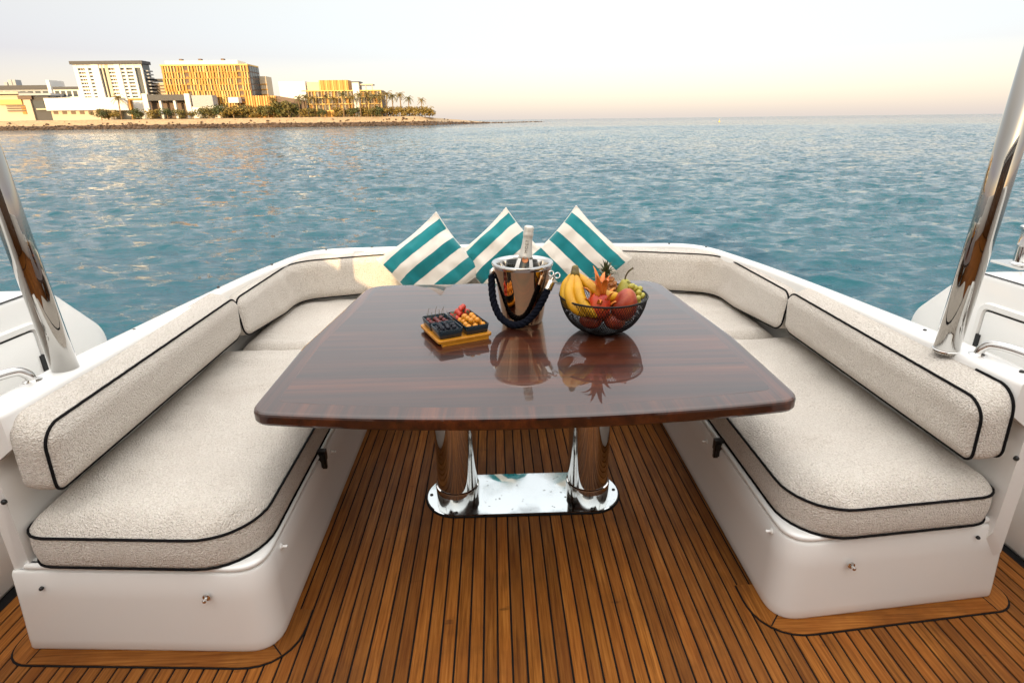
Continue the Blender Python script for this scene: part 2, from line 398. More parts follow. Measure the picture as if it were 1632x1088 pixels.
# outer edge of the U-shaped coaming, port front round the stern to starboard front
CO = [(-1.455, 1.355, 0.79), (-1.44, 1.72, 0.788), (-1.395, 2.45, 0.768), (-1.345, 3.12, 0.742), (-1.19, 3.56, 0.737), (-0.70, 3.64, 0.737), (0, 3.67, 0.737),
      (0.70, 3.615, 0.737), (1.16, 3.53, 0.737), (1.32, 3.08, 0.742), (1.372, 2.45, 0.768), (1.428, 1.72, 0.788), (1.448, 1.40, 0.79)]
def build_coaming():
    path = catmull([CO[0]] + CO[1:-1] + [CO[-1]], 8)
    # cross-section: (distance inward from the outer edge, height relative to top or absolute)
    rings = []
    for q, p in enumerate(path):
        a, b = path[max(0, q - 1)], path[min(len(path) - 1, q + 1)]; t = Vector((b.x - a.x, b.y - a.y)).normalized()
        inn = Vector((t.y, -t.x))                    # the path runs clockwise: inward is to its right
        zt = p.z; w_ = max(0.075, min(0.118, 0.118 - 0.05*(p.y - 1.7)/0.9))
        kk = 1.0
        sec = [(-0.045, -1.0, 1), (-0.040, 0.0, 1), (-0.022, 0.20, 1), (-0.010, zt - 0.10, 1), (-0.004, zt - 0.03, 1), (0.004, zt - 0.010, 1), (0.016, zt - 0.002, 1), (0.03, zt, 1),
               (w_ - 0.014, zt, 1), (w_ - 0.008, zt - 0.001, 1), (w_ - 0.003, zt - 0.005, 1), (w_, zt - 0.014, 1), (w_ + 0.001, zt - 0.10, 1), (w_ - 0.075*kk, zt - 0.15, 1), (w_ - 0.08*kk, 0.28, 1), (w_ - 0.08*kk, 0.0, 1)]
        rings.append([Vector((p.x + inn.x*d, p.y + inn.y*d, z)) for d, z, _ in sec])
    for r_ in (rings[0], rings[-1]):
        for p in r_:
            if p.z < 0.05: p.y += 0.12
    # round the two front ends
    def end(r, dy):
        c_ = sum(r, Vector())/len(r); return [Vector((c_.x + (p.x - c_.x)*0.86, p.y + dy, c_.z + (p.z - c_.z)*(0.99))) for p in r]
    rings = [end(rings[0], -0.014)] + rings + [end(rings[-1], -0.014)]
    root = thing('coaming', (0, 3.6, 0), 'white glossy moulded coaming curving round the stern behind the cushions', 'coaming')
    MB().loft(rings).build('moulding', M['gelcoat'], root, True, 45)
    for q, (x, y, z) in enumerate([(-1.39, 2.0, .777), (-1.365, 2.62, .763), (-1.31, 3.15, .742), (-1.12, 3.545, .737), (-0.85, 3.59, .737), (.62, 3.595, .737), (1.0, 3.54, .737), (1.19, 3.42, .737), (1.37, 1.80, .784), (1.375, 1.56, .79), (1.39, 1.44, .79), (-1.42, 1.42, .79)]):
        cap_screw(root, (x, y, z - 0.001), (0, 0, 1), M['dark_metal'], 0.0065)
    for p, nrm in (((-1.415, 1.336, 0.53), (0, -1, 0)), ((1.40, 1.384, 0.545), (0, -1, 0)), ((-1.44, 1.336, 0.72), (0, -1, 0)), ((1.405, 1.384, 0.70), (0, -1, 0))):
        cap_screw(root, p, nrm, M['black_plastic'], 0.0075)
    return root
build_coaming()
def build_bench(s, yi, yo, side):
    b = thing('bench_base', (s*1.1, yi, 0), 'white gelcoat bench locker base under the %s seat cushions' % side, 'bench', 'bench bases of the dinette')
    def outline(ins, xo):
        pts = [(0.752, 2.95), (0.752, yi), (xo, yo), (xo, 2.95)]
        o = fillet([Vector(p) for p in pts], [0, 0.10, 0.012, 0], 9)
        o = [(x, y) for x, y in inset(o, ins)]
        return [(s*x, y) for x, y in (o if s > 0 else reversed(o))]
    rings = []
    for z, ins, xo in ((0.0, 0.006, 1.503), (0.006, 0.003, 1.503), (0.014, 0.0, 1.502), (0.045, 0.0, 1.500), (0.20, 0.0, 1.484), (0.285, 0.0, 1.476), (0.294, 0.004, 1.475), (0.296, 0.014, 1.474)):
        rings.append([(x, y, z) for x, y in outline(ins, xo)])
    MB().loft(rings).build('locker_body', M['gelcoat'], b, True, 50)
    rings = [[(x, y, z) for x, y in outline(ins, 1.44)] for z, ins in ((0.297, 0.02), (0.300, 0.006), (0.304, 0.003), (0.311, 0.003), (0.316, 0.007), (0.317, 0.02))]
    MB().loft(rings).build('locker_lid', M['gelcoat'], b, True, 50)
    mb = MB().loft([[(x, y, 0.290) for x, y in outline(0.018, 1.44)], [(x, y, 0.3005) for x, y in outline(0.018, 1.44)]]); mb.build('lid_seal', M['caulk'], b)
    # snap studs on the front and inner faces
    f = lambda x: yi + (yo - yi)*(x - 0.85)/0.65
    if s < 0: spots = [(0.92, 0.222, M['steel']), (1.392, 0.245, M['black_plastic'])]
    else: spots = [(0.962, 0.212, M['steel']), (1.372, 0.262, M['black_plastic'])]
    for x, z, m_ in spots: (cap_screw if m_ == M['black_plastic'] else stud)(b, (s*x, f(x) - 0.002, z), (0, -1, 0), m_, 0.0058)
    for y, z in ((1.43, 0.275), (2.0, 0.252)): stud(b, (s*0.75, y, z), (-s, 0, 0), M['gelcoat'], 0.0052)
    lt = MB(); y0 = 1.89
    lt.box(s*0.752 - 0.012, s*0.752 + 0.012, y0 - 0.018, y0 + 0.018, 0.262, 0.315); lt.box(s*0.752 - 0.018, s*0.752 + 0.018, y0 - 0.012, y0 + 0.012, 0.285, 0.327)
    lt.box(s*0.752 - 0.016, s*0.752 + 0.016, y0 - 0.007, y0 + 0.007, 0.25, 0.30)
    lt.build('lid_latch', M['black_plastic'], b)
build_bench(-1, 1.288, 1.332, 'left'); build_bench(1, 1.333, 1.405, 'right')
_b = thing('bench_base', (0, 2.8, 0), 'white gelcoat bench base across the stern behind the table', 'bench', 'bench bases of the dinette')
MB().loft([[(x, y, z) for x, y in [(-0.745, 2.82), (0.745, 2.82), (0.745, 3.45), (-0.745, 3.45)]] for z in (0, 0.31)]).build('locker_body', M['gelcoat'], _b)

# ------------------------------------------------------------------ cushions
def cushion(name, label, cat, group, a0, a1, b0, b1, rad, thick, crown, mapf, origin, wr=0.0, flare=0.0, na=70, nb=36, ew=0.06, seed=0.0, bulge=0.006, dent=None):
    """padded cushion over the rectangle a0..a1 x b0..b1 with rounded corners rad=(a0b0, a0b1, a1b0, a1b1); mapf(a, b, c) -> world"""
    r00, r01, r10, r11 = rad
    def lim(a):
        lo, hi = b0, b1
        def arc(r, d): return r - sqrt(max(0, r*r - (r - d)**2)) if d < r else 0
        if r00 > 0: lo = max(lo, b0 + arc(r00, a - a0))
        if r01 > 0: hi = min(hi, b1 - arc(r01, a - a0))
        if r10 > 0: lo = max(lo, b0 + arc(r10, a1 - a))
        if r11 > 0: hi = min(hi, b1 - arc(r11, a1 - a))
        return lo, hi
    ra, rb = max(r00, r01, 0.01), max(r10, r11, 0.01)
    A = [a0 + ra*(1 - cos(pi/2*i/9)) for i in range(9)] + [a0 + ra + (a1 - rb - a0 - ra)*i/(na - 1) for i in range(na)] + [a1 - rb*(1 - cos(pi/2*i/9)) for i in range(8, -1, -1)]
    T = [0.5 - 0.5*cos(pi*(j/(nb - 1))) for j in range(nb)]; T = [0.55*t + 0.45*j/(nb - 1) for j, t in enumerate(T)]
    la = len(A); top = []; bot = []
    for i, a in enumerate(A):
        lo, hi = lim(a)
        for t in T:
            b = lo + (hi - lo)*t; d = min(a - a0, a1 - a, b - lo, hi - b)
            # distance to the rounded corner as well
            q = min(max(d, 0)/ew, 1.0); h = crown*(1 - (1 - q)**2.3)
            if wr: h += wr*min(1, d/0.10)*(0.9*nz(a*5 + seed, b*5, seed) + 0.55*nz(a*15 + seed, b*9, 3.3) + 0.3*nz(a*30, b*26, seed) - 0.42*max(0.0, 1 - abs(nz(a*4.2 + 0.9*b + seed, b*2.1 - 0.5*a, seed + 7.0))/0.10)*max(0.0, 0.4 + nz(a*2.2, b*2.2, seed + 3.0)))
            if dent: h += dent(a, b)*min(1, d/0.08)
            top.append((a, b, h)); bot.append((a, b, -thick))
    loop = [j for j in range(nb)] + [i*nb + nb - 1 for i in range(1, la)] + [(la - 1)*nb + j for j in range(nb - 2, -1, -1)] + [i*nb for i in range(la - 2, 0, -1)]
    ca, cb = (a0 + a1)/2, (b0 + b1)/2
    def out(a, b, e):
        lo, hi = lim(a); va = -1 if a - a0 < 1e-4 + ra*0.3 else (1 if a1 - a < 1e-4 + rb*0.3 else 0); vb = -1 if b - lo < 1e-4 else (1 if hi - b < 1e-4 else 0)
        l = sqrt(va*va + vb*vb) or 1; return a + e*va/l, b + e*vb/l
    fl = lambda b, c: b + flare*((b - b0)/(b1 - b0))*min(1, max(0, -c)/thick)
    V = [mapf(a, fl(b, c_), c_) for a, b, c_ in top]; nt_ = len(V)
    F = [(i*nb + j, (i + 1)*nb + j, (i + 1)*nb + j + 1, i*nb + j + 1) for i in range(la - 1) for j in range(nb - 1)]
    prev = loop; k = len(loop)
    for lev in (0.12, 0.35, 0.65, 0.88):
        c_ = -thick*lev; e = bulge*sin(pi*lev); st = len(V)
        for li in loop:
            a, b, _ = top[li]; a, b = out(a, b, e); V.append(mapf(a, fl(b, c_), c_))
        cur = list(range(st, st + k))
        F += [(prev[q], cur[q], cur[(q + 1) % k], prev[(q + 1) % k]) for q in range(k)]; prev = cur
    st = len(V); V += [mapf(a, fl(b, c_), c_) for a, b, c_ in bot]; cur = [st + li for li in loop]
    F += [(prev[q], cur[q], cur[(q + 1) % k], prev[(q + 1) % k]) for q in range(k)]
    F += [(st + i*nb + j, st + i*nb + j + 1, st + (i + 1)*nb + j + 1, st + (i + 1)*nb + j) for i in range(la - 1) for j in range(nb - 1)]
    root = thing(name, origin, label, cat, group)
    mb = MB(); mb.add(V, F); mb.build('cover', M['terry'], root, True)
    for lev, nm in ((0.0, 'piping'), (1.0, 'piping'))[:2 if name == 'seat_cushion' or (thick > 0.07 and seed == 25.0) else 1]:
        c_ = -thick*lev; pts = []
        for li in loop:
            a, b, _ = top[li]; a, b = out(a, b, 0.0015); pts.append(Vector(mapf(a, fl(b, c_), c_)))
        if lev and name == 'backrest_cushion':          # the rear welt only shows at the end facing forward
            pts = [p for p, li in zip(pts, loop) if top[li][0] < a0 + 0.16]; k0 = max(range(len(pts)), key=lambda q: (pts[q] - pts[q - 1]).length); pts = pts[k0:] + pts[:k0]
        P = [pts[0]]
        for p in pts[1:]:
            if (p - P[-1]).length > 0.006: P.append(p)
        if (P[0] - P[-1]).length < 0.006: P.pop()
        P = [p + Vector((0.0009*nz(i*0.7, lev*9, seed), 0, 0.0009*nz(i*0.9, 4.2, seed))) for i, p in enumerate(P)]
        MB().tube(P, 0.0042, 7, closed=not (lev and name == 'backrest_cushion')).build(nm, M['piping'], root, True)
    return root
SEATZ = 0.418
def seat_map(s, yi, yo):
    def f(a, b, c_):
        k = max(0, 1 - (a - 1.3)/0.35); return (s*b, a + (yo - yi)*((b - 0.8)/0.65)*k, SEATZ + c_ - 0.006*max(0, 1.0 - c_)*0)
    return f
G1 = 'terry seat cushions of the dinette'; G2 = 'terry backrest cushions of the dinette'
def dent_front(a, b): return 0.012*exp(-((a - 2.0)/0.30)**2 - ((b - 1.1)/0.2)**2)*-1 + 0.010*exp(-((a - 1.95 - 0.25*(b - 0.8))/0.035)**2)*max(0, 1 - (b - 0.77)/0.25) + 0.008*exp(-((a - 2.12 - 0.2*(b - 0.8))/0.03)**2)*max(0, 1 - (b - 0.77)/0.3)
cushion('seat_cushion', 'long beige terry seat cushion on the left bench, nearest the camera', 'cushion', G1, 1.284, 2.620, 0.766, 1.41, (0.17, 0.07, 0.02, 0.02), 0.098, 0.058, seat_map(-1, 1.292, 1.335), (-1.1, 1.3, 0.32), 0.017, seed=1.0, ew=0.095, dent=dent_front)
cushion('seat_cushion', 'long beige terry seat cushion on the right bench, nearest the camera', 'cushion', G1, 1.324, 2.630, 0.772, 1.40, (0.17, 0.07, 0.02, 0.02), 0.098, 0.058, seat_map(1, 1.333, 1.40), (1.1, 1.34, 0.32), 0.017, seed=5.0, ew=0.095, dent=dent_front)
flat = lambda s: (lambda a, b, c_: (s*b, a, SEATZ + c_))
cushion('seat_cushion', 'beige terry seat cushion in the left rear corner beside the table', 'cushion', G1, 2.632, 3.45, 0.71, 1.335, (0.02, 0.02, 0.02, 0.30), 0.098, 0.052, flat(-1), (-1.0, 2.64, 0.32), 0.016, seed=9.0)
cushion('seat_cushion', 'beige terry seat cushion in the right rear corner beside the table', 'cushion', G1, 2.642, 3.43, 0.71, 1.31, (0.02, 0.02, 0.02, 0.30), 0.098, 0.052, flat(1), (1.0, 2.65, 0.32), 0.016, seed=13.0)
cushion('seat_cushion', 'beige terry seat cushion across the stern under the striped pillows', 'cushion', G1, 2.80, 3.50, -0.70, 0.70, (0.02, 0.02, 0.02, 0.02), 0.098, 0.038, flat(1), (0, 2.85, 0.32), 0.008, seed=15.0)
# long side backrests
def side_map(s, x0, tilt, zb):
    return lambda a, b, c_: (s*(x0 - tilt*b - c_*0.985), a, zb + b + (-c_)*0.06)
cushion('backrest_cushion', 'long beige terry backrest on the left, with its end towards the camera', 'cushion', G2, 1.338, 2.540, 0.0, 0.186, (0.028, 0.060, 0.05, 0.06), 0.085, 0.020, side_map(-1, 1.268, 0.05, 0.553), (-1.3, 1.4, 0.58), 0.006, flare=0.030, nb=22, ew=0.05, seed=21.0)
cushion('backrest_cushion', 'long beige terry backrest on the right, with its end towards the camera', 'cushion', G2, 1.366, 2.475, 0.0, 0.184, (0.028, 0.060, 0.05, 0.06), 0.085, 0.020, side_map(1, 1.252, 0.06, 0.548), (1.3, 1.4, 0.58), 0.006, flare=0.030, nb=22, ew=0.05, seed=25.0)
# corner backrests that wrap from the side to the stern
def path_map(pts, rr, zb, tilt):
    P = fillet([Vector(p) for p in pts], [0] + [rr]*(len(pts) - 2) + [0], 10, False); P = [Vector(p) for p in P]
    L = [0]
    for i in range(1, len(P)): L.append(L[-1] + (P[i] - P[i - 1]).length)
    def f(a, b, c_):
        a = max(0.0, min(L[-1] - 1e-6, a)); i = 0
        while i < len(L) - 2 and L[i + 1] < a: i += 1
        t = (a - L[i])/(L[i + 1] - L[i]); p = P[i].lerp(P[i + 1], t)
        def tg(j): return (P[min(len(P) - 1, j + 1)] - P[max(0, j - 1)]).normalized()
        d = tg(i).lerp(tg(i + 1), t).normalized(); inn = Vector((d.y, -d.x))
        if SGN[0] < 0: inn = -inn
        q = p + inn*(c_ - tilt*b)
        return (q.x, q.y, zb + b - ZD[0]*a)
    return f, L[-1]
SGN = [1]; ZD = [0.0]
def wrap(s, label, pts, seed):
    SGN[0] = 1 if s < 0 else -1
    f0, Ltot = path_map([(s*x, y) for x, y in pts], 0.13, 0.495, 0.10)
    sg = SGN[0]
    def f(a, b, c_):
        SGN[0] = sg; r = f0(a, b, c_)
        k = max(0.0, 1 - a/0.5); return (r[0], r[1], r[2] + 0.045*k*(1 - b/0.225))
    cushion('backrest_cushion', label, 'cushion', G2, 0.0, Ltot, 0.0, 0.222, (0.055, 0.06, 0.02, 0.02), 0.065, 0.020, f, (s*1.2, 3.0, 0.5), 0.007, flare=0.012, nb=22, na=80, ew=0.05, seed=seed,
            dent=lambda a, b: -0.008*abs(sin(a*17 + 3*b))*exp(-((a - 0.62)/0.28)**2)*(1 if a < 0.95 else 0))
wrap(-1, 'beige terry backrest bending round the left rear corner, ending behind a pillow', [(1.255, 2.560), (1.235, 3.30), (0.72, 3.455), (0.012, 3.475)], 31.0)
wrap(1, 'beige terry backrest bending round the right rear corner, ending behind a pillow', [(1.235, 2.490), (1.215, 3.27), (0.70, 3.425), (0.0, 3.472)], 35.0)

# ------------------------------------------------------------------ stainless poles, rails and side bulwarks
simple('pole_steel', (0.40, 0.385, 0.36), 0.035, metal=1.0)
def pole(x, y, lean, label):
    root = thing('canopy_pole', (x, y, 0.78), label, 'pole', 'polished canopy poles')
    MB().tube([(x, y, 0.775), (x + lean*0.3, y, 1.2), (x + lean*1.0, y, 2.45)], 0.0345, 36).build('tube', M['pole_steel'], root, True)
    MB().lathe([(0.0375, 0.0), (0.0375, 0.004), (0.0365, 0.005), (0.0347, 0.006)], 36, (x, y, 0.783)).build('foot_collar', M['steel'], root, True, 40)
pole(-1.379, 1.63, -0.07, 'polished stainless steel pole standing on the left coaming')
pole(1.316, 1.63, 0.05, 'polished stainless steel pole standing on the right coaming')
def wing(s, side):
    root = thing('side_bulwark', (s*1.9, 1.8, 0), 'white moulded bulwark block outboard of the %s pole' % side, 'bulwark', 'side bulwarks')
    prof = [(-3.45, 0.0), (2.22, 0.0), (2.37, 0.52), (2.375, 0.66), (2.13, 0.905), (1.25, 0.915), (0.85, 1.27), (-3.45, 1.32)]  # forward part, out of view, raised and lengthened to keep sun off the bench
    prof = fillet([Vector(p) for p in prof], [0, 0.05, 0.08, 0.06, 0.05, 0.1, 0.1, 0], 5)
    rings = []
    for x, ins in ((1.752, 0.014), (1.756, 0.004), (1.765, 0.0), (1.98, 0.0), (2.19, 0.05), (2.20, 0.07)):
        rings.append([(s*x, y, z) for y, z in (inset(prof, ins) if ins else prof)])
    MB().loft(rings).build('moulding', M['gelcoat'], root, True, 40)
    # recessed hatch: raised frame, door, hinge
    fr = fillet([Vector(p) for p in [(1.42, 0.40), (2.035, 0.40), (2.035, 0.815), (1.42, 0.835)]], 0.05, 6); fi = inset(fr, 0.03); fj = inset(fr, 0.034)
    MB().loft([[(s*x, y, z) for y, z in o] for x, o in ((1.752, fr), (1.742, inset(fr, 0.006)), (1.742, inset(fr, 0.024)), (1.752, fi))], cap=False).build('hatch_frame', M['gelcoat'], root, True, 50)
    MB().loft([[(s*x, y, z) for y, z in o] for x, o in ((1.7515, fi), (1.7495, fi))]).build('hatch_seal', M['caulk'], root)
    MB().loft([[(s*x, y, z) for y, z in o] for x, o in ((1.7520, fj), (1.7465, fj), (1.7445, inset(fj, 0.004)))]).build('hatch_door', M['gelcoat'], root, True, 40)
    for zz in (0.66,):
        MB().box(s*1.748 - 0.008, s*1.748 + 0.008, 1.988, 2.008, zz - 0.03, zz + 0.03).build('hatch_hinge', M['black_plastic'], root)
    ln = MB().tube([(s*1.76, 1.35, 0.916), (s*1.76, 2.10, 0.9075)], 0.003, 6); ln.build('rub_strip', M['dark_metal'], root)
    return root
wing(-1, 'left'); wing(1, 'right')
_o = thing('mooring_post', (2.02, 2.20, 0.9), 'short polished steel mooring post on the right bulwark', 'post')
MB().lathe([(0.042, 0), (0.042, 0.006), (0.032, 0.012), (0.032, 0.075), (0.034, 0.077), (0.034, 0.080), (0.033, 0.082), (0.033, 0.135), (0.040, 0.14), (0.040, 0.150), (0.036, 0.154), (0.0005, 0.154)], 28, (2.02, 2.20, 0.906)).build('bollard', M['steel'], _o, True, 40)
MB().box(1.95, 2.09, 2.13, 2.27, 0.902, 0.911).build('base_plate', M['steel'], _o)
def rail(s, side, x0, y0):
    P = catmull([(s*x0, y0, 0.788), (s*(x0 + 0.004), y0 - 0.006, 0.812), (s*(x0 + 0.02), y0 - 0.03, 0.830), (s*(x0 + 0.055), y0 - 0.11, 0.828), (s*(x0 + 0.10), y0 - 0.25, 0.80), (s*(x0 + 0.15), y0 - 0.50, 0.72), (s*(x0 + 0.17), y0 - 0.75, 0.60)], 8)
    r_ = thing('grab_rail', (s*x0, y0, 0.79), 'bent stainless grab rail in front of the %s pole' % side, 'rail', 'grab rails')
    MB().tube(P, 0.0135, 16).build('tube', M['steel'], r_, True)
    MB().lathe([(0.024, 0), (0.024, 0.004), (0.016, 0.008), (0.0137, 0.009)], 20, (s*x0, y0, 0.787)).build('flange', M['steel'], r_, True, 40)
rail(1, 'right', 1.372, 1.575); rail(-1, 'left', 1.415, 1.545)

# ------------------------------------------------------------------ hull, and a guessed cabin added unseen to shade the cockpit and tint reflections
def build_hull():
    root = thing('boat_hull', (0, 0, SEA), 'white hull of the boat below the deck and coaming', 'hull')
    o = fillet([Vector(p) for p in [(-2.2, -8), (2.2, -8), (2.2, 2.2), (1.25, 3.42), (-1.25, 3.42), (-2.2, 2.2)]], [0, 0, 0.2, 0.2, 0.2, 0.2], 5)
    MB().loft([[(x*0.94, y, SEA - 0.6) for x, y in o], [(x*0.97, y, SEA + 0.2) for x, y in o], [(x, y, -0.034) for x, y in o]]).build('shell', M['gelcoat'], root, True, 40)
build_hull()
simple('door_wood', (0.11, 0.042, 0.012), 0.25, coat=0.5)  # brown chosen for how it reflects in the bucket and poles
def build_added_house():  # guessed cabin, sized and placed to block the low sun
    root = thing('added_deckhouse', (0, -1.6, 0), 'guessed white cabin with brown wooden doors, unseen, added to shade the cockpit', 'added_deckhouse')
    X = 1.92; Y0 = -1.6; mb = MB()
    mb.box(-X, -X + 0.25, Y0 - 0.15, Y0, 0, 2.0); mb.box(X - 0.25, X, Y0 - 0.15, Y0, 0, 2.0); mb.box(-X + 0.25, X - 0.25, Y0 - 0.15, Y0, 1.88, 2.0)
    mb.build('bulkhead', M['gelcoat'], root)
    for i in range(4):
        x0 = -X + 0.25 + i*(2*X - 0.5)/4; x1 = x0 + (2*X - 0.5)/4
        MB().box(x0 + 0.02, x1 - 0.02, Y0 - 0.09, Y0 - 0.06, 0.04, 1.87).build('wood_door', M['door_wood'], root)
        MB().box(x0 - 0.02, x0 + 0.018, Y0 - 0.10, Y0 - 0.03, 0.0, 1.878).build('door_post', M['steel'], root)
    MB().box(-X - 0.03, X + 0.03, -6.5, Y0 + 0.2, 2.002, 2.08).build('roof', M['gelcoat'], root)
    MB().box(-X + 0.02, X - 0.02, -6.4, -6.2, 0, 2.0).build('front_wall', M['dark_glass'], root)
    for q in (-1, 1): MB().box(q*X - 0.04, q*X + 0.04, -6.15, Y0 - 0.16, 0, 2.0).build('side_wall', M['dark_glass'], root)
    MB().box(-X, X, -6.4, -0.6, -0.03, -0.006).build('sole', M['teak'], root)
build_added_house()

# ------------------------------------------------------------------ table
TZ = 0.72
def table_outline(d=0.0, rc=0.055, rb=0.10):
    """outline of the top with bowed front, set in by d"""
    xf, yc, yb = 0.782 - d, 1.450 + d, 2.765 - d; bow = 0.068
    yf = lambda x: yc - bow*(1 - (x/xf)**2)
    out = []
    def corner(b, a, c_, r):
        b, a, c_ = Vector(b), Vector(a), Vector(c_); p = b + (a - b).normalized()*r; q = b + (c_ - b).normalized()*r
        return [tuple(p*(1 - t)**2 + b*2*t*(1 - t) + q*t*t) for t in [j/8 for j in range(9)]]
    xs = [-xf + rc + 2*(xf - rc)*i/28 for i in range(29)]
    out += corner((-xf, yf(xf)), (-xf, yc + 0.4), (-xf + rc, yf(xf - rc)), rc)
    out += [(x, yf(x)) for x in xs[1:-1]]
    out += corner((xf, yf(xf)), (xf - rc, yf(xf - rc)), (xf, yc + 0.4), rc)
    out += [(xf, 1.95), (0.745 - d, 2.35)] + corner((0.712 - d, yb), (0.745 - d, 2.35), (0, yb), rb) + corner((-0.705 + d, yb), (0, yb), (-0.742 + d, 2.35), rb) + [(-0.742 + d, 2.35), (-xf, 1.95)]
    return out
def build_table():
    root = thing('dining_table', (0, 2.05, 0), 'glossy striped rosewood dining table on two steel columns', 'table')
    o = table_outline(); rings = []
    for z, ins in ((TZ - 0.044, 0.018), (TZ - 0.043, 0.008), (TZ - 0.040, 0.003), (TZ - 0.033, 0.0), (TZ - 0.012, 0.0), (TZ - 0.006, 0.0015), (TZ - 0.002, 0.005), (TZ - 0.0004, 0.010), (TZ, 0.016)):
        rings.append([(x, y, z) for x, y in table_outline(ins)])
    top = MB().loft(rings).build('tabletop', M['rosewood_y'], root, True, 9)
    MB().loft([[(x, y, TZ - 0.0002) for x, y in table_outline(0.060, 0.03, 0.06)], [(x, y, TZ + 0.0006) for x, y in table_outline(0.0612, 0.03, 0.06)]]).build('veneer_panel', M['rosewood'], top)
    for x in (-0.262, 0.282):
        c_ = MB().lathe([(0.083, 0.012), (0.083, 0.672)], 48, (x, 2.045, 0), cap=False).build('column', M['steel'], root, True)
        MB().lathe([(0.090, 0.0), (0.090, 0.045), (0.0885, 0.05), (0.0832, 0.052)], 48, (x, 2.045, 0.010), cap=False).build('column_collar', M['steel'], c_, True, 40)
    x0, x1, r = -0.262, 0.282, 0.128; st = []
    for j in range(17): a = -pi/2 + pi*j/16; st.append((x1 + r*cos(a), 2.035 + 0.140*sin(a)))
    for j in range(17): a = pi/2 + pi*j/16; st.append((x0 + r*cos(a), 2.035 + 0.140*sin(a)))
    bp = MB().loft([[(x, y, 0.0022) for x, y in inset(st, 0.0)], [(x, y, 0.008) for x, y in st], [(x, y, 0.010) for x, y in inset(st, 0.003)]]).build('base_plate', M['plate_steel'], root)
    MB().loft([[(x, y, 0.0006) for x, y in inset(st, -0.006)], [(x, y, 0.0019) for x, y in inset(st, -0.006)]]).build('gasket', M['caulk'], root)
    for x, y in ((-0.372, 2.035), (0.392, 2.035), (-0.262, 1.912), (0.282, 1.912)):
        MB().lathe([(0.007, 0), (0.007, 0.002), (0.004, 0.003), (0.0004, 0.003)], 12, (x, y, 0.0102)).build('screw', M['dark_metal'], bp, True)
build_table()

# ------------------------------------------------------------------ striped pillows
n = N(simple('pillow_stripes', (0.8, 0.76, 0.7), 0.85, sheen=0.2, spec=0.15))
tc = n.new('TexCoord'); sx = n.new('SeparateXYZ'); n.link(tc.outputs['Object'], sx.inputs[0])
wob = n.noise(n.coords((3, 3, 3)), 1.0, 2); xx = n.math('ADD', sx.outputs[1], n.math('MULTIPLY', wob, 0.030))
fr_ = n.math('FRACT', n.math('MULTIPLY', n.math('SUBTRACT', 0.193 + 1.37, xx), 1/0.137))
edge = n.math('GREATER_THAN', fr_, 0.51)
wv = n.noise(n.coords((500, 500, 500)), 1.0, 2); bl = n.noise(n.coords((5, 5, 5)), 1.0, 3)
teal = n.mix(n.val(bl, 0.3, 0.7), (0.007, 0.145, 0.165), (0.013, 0.20, 0.215)); wht = n.mix(n.val(bl, 0.3, 0.7), (0.70, 0.645, 0.57), (0.64, 0.58, 0.50))
n.color(n.mix(edge, teal, wht)); n.bump(n.math('ADD', wv, n.math('MULTIPLY', bl, 2.0)), 0.3, 0.004)
simple('pillow_cord', (0.70, 0.66, 0.60), 0.8)
def pillow(label, cxz, y, rot, seed, S=0.44, lean=0.30, turn=0.0):
    """square cushion standing on a corner; local Y is across the stripes"""
    k = 29; root = thing('striped_pillow', (cxz[0], y, cxz[1]), label, 'pillow', 'striped teal and white pillows')
    mtx = Matrix.Translation((cxz[0], y, cxz[1])) @ Matrix.Rotation(turn, 4, 'Z') @ Matrix.Rotation(radians(90) - lean, 4, 'X') @ Matrix.Rotation(rot, 4, 'Z')
    def surf(u, v_, sg):
        t = max(0.0, (1 - u*u)*(1 - v_*v_)); th = 0.095*t**0.6
        pin = 1 - 0.08*(1 - u*u)*abs(v_)**3 ; pin2 = 1 - 0.08*(1 - v_*v_)*abs(u)**3
        x = u*S/2*(pin2); y_ = v_*S/2*(pin)
        w_ = 0.030*nz(u*1.7 + seed, v_*1.7, seed) + 0.020*nz(u*3.2 + seed, v_*3.2, 2.0) + 0.012*nz(u*7 + seed, v_*5, 5.0) - 0.010*max(0.0, 1 - abs(nz(u*2.3 + seed, v_*2.3 - u, 9.0))/0.10) + 0.007*sin(9*math.atan2(v_, u) + seed)*(u*u + v_*v_)**2*0.25
        ear = 0.03*(abs(u)*abs(v_))**6*nz(seed, u, v_)
        return (x, y_, sg*th + w_*(t**0.3) + ear)
    V = []; F = []
    for sg in (1, -1):
        o = len(V)
        for i in range(k):
            for j in range(k):
                u, v_ = sin(pi/2*(-1 + 2*i/(k - 1))), sin(pi/2*(-1 + 2*j/(k - 1))); V.append(surf(u, v_, sg))
        for i in range(k - 1):
            for j in range(k - 1):
                q = (o + i*k + j, o + (i + 1)*k + j, o + (i + 1)*k + j + 1, o + i*k + j + 1); F.append(q if sg > 0 else tuple(reversed(q)))
    mb = MB(); mb.add(V, F); ob = mb.build('cover', M['pillow_stripes'], None, True)
    lp = [V[i*k] for i in range(k)] + [V[(k - 1)*k + j] for j in range(1, k)] + [V[i*k + k - 1] for i in range(k - 2, -1, -1)] + [V[j] for j in range(k - 2, 0, -1)]
    pc = MB().tube(lp, 0.0032, 6, closed=True).build('edge_cord', M['pillow_cord'], None, True)
    for q in (ob, pc): q.parent = root; q.matrix_parent_inverse = Matrix.Identity(4); q.matrix_basis = Matrix.Translation(-Vector(root.location)) @ mtx
    return root
pillow('teal and white striped pillow on the left, stripes rising to the right', (-0.455, 0.685), 3.305, radians(36), 2.0, turn=0.14, lean=0.36)
pillow('teal and white striped pillow in the middle, behind the ice bucket', (-0.035, 0.700), 3.365, radians(42), 6.0, S=0.425, turn=-0.05)
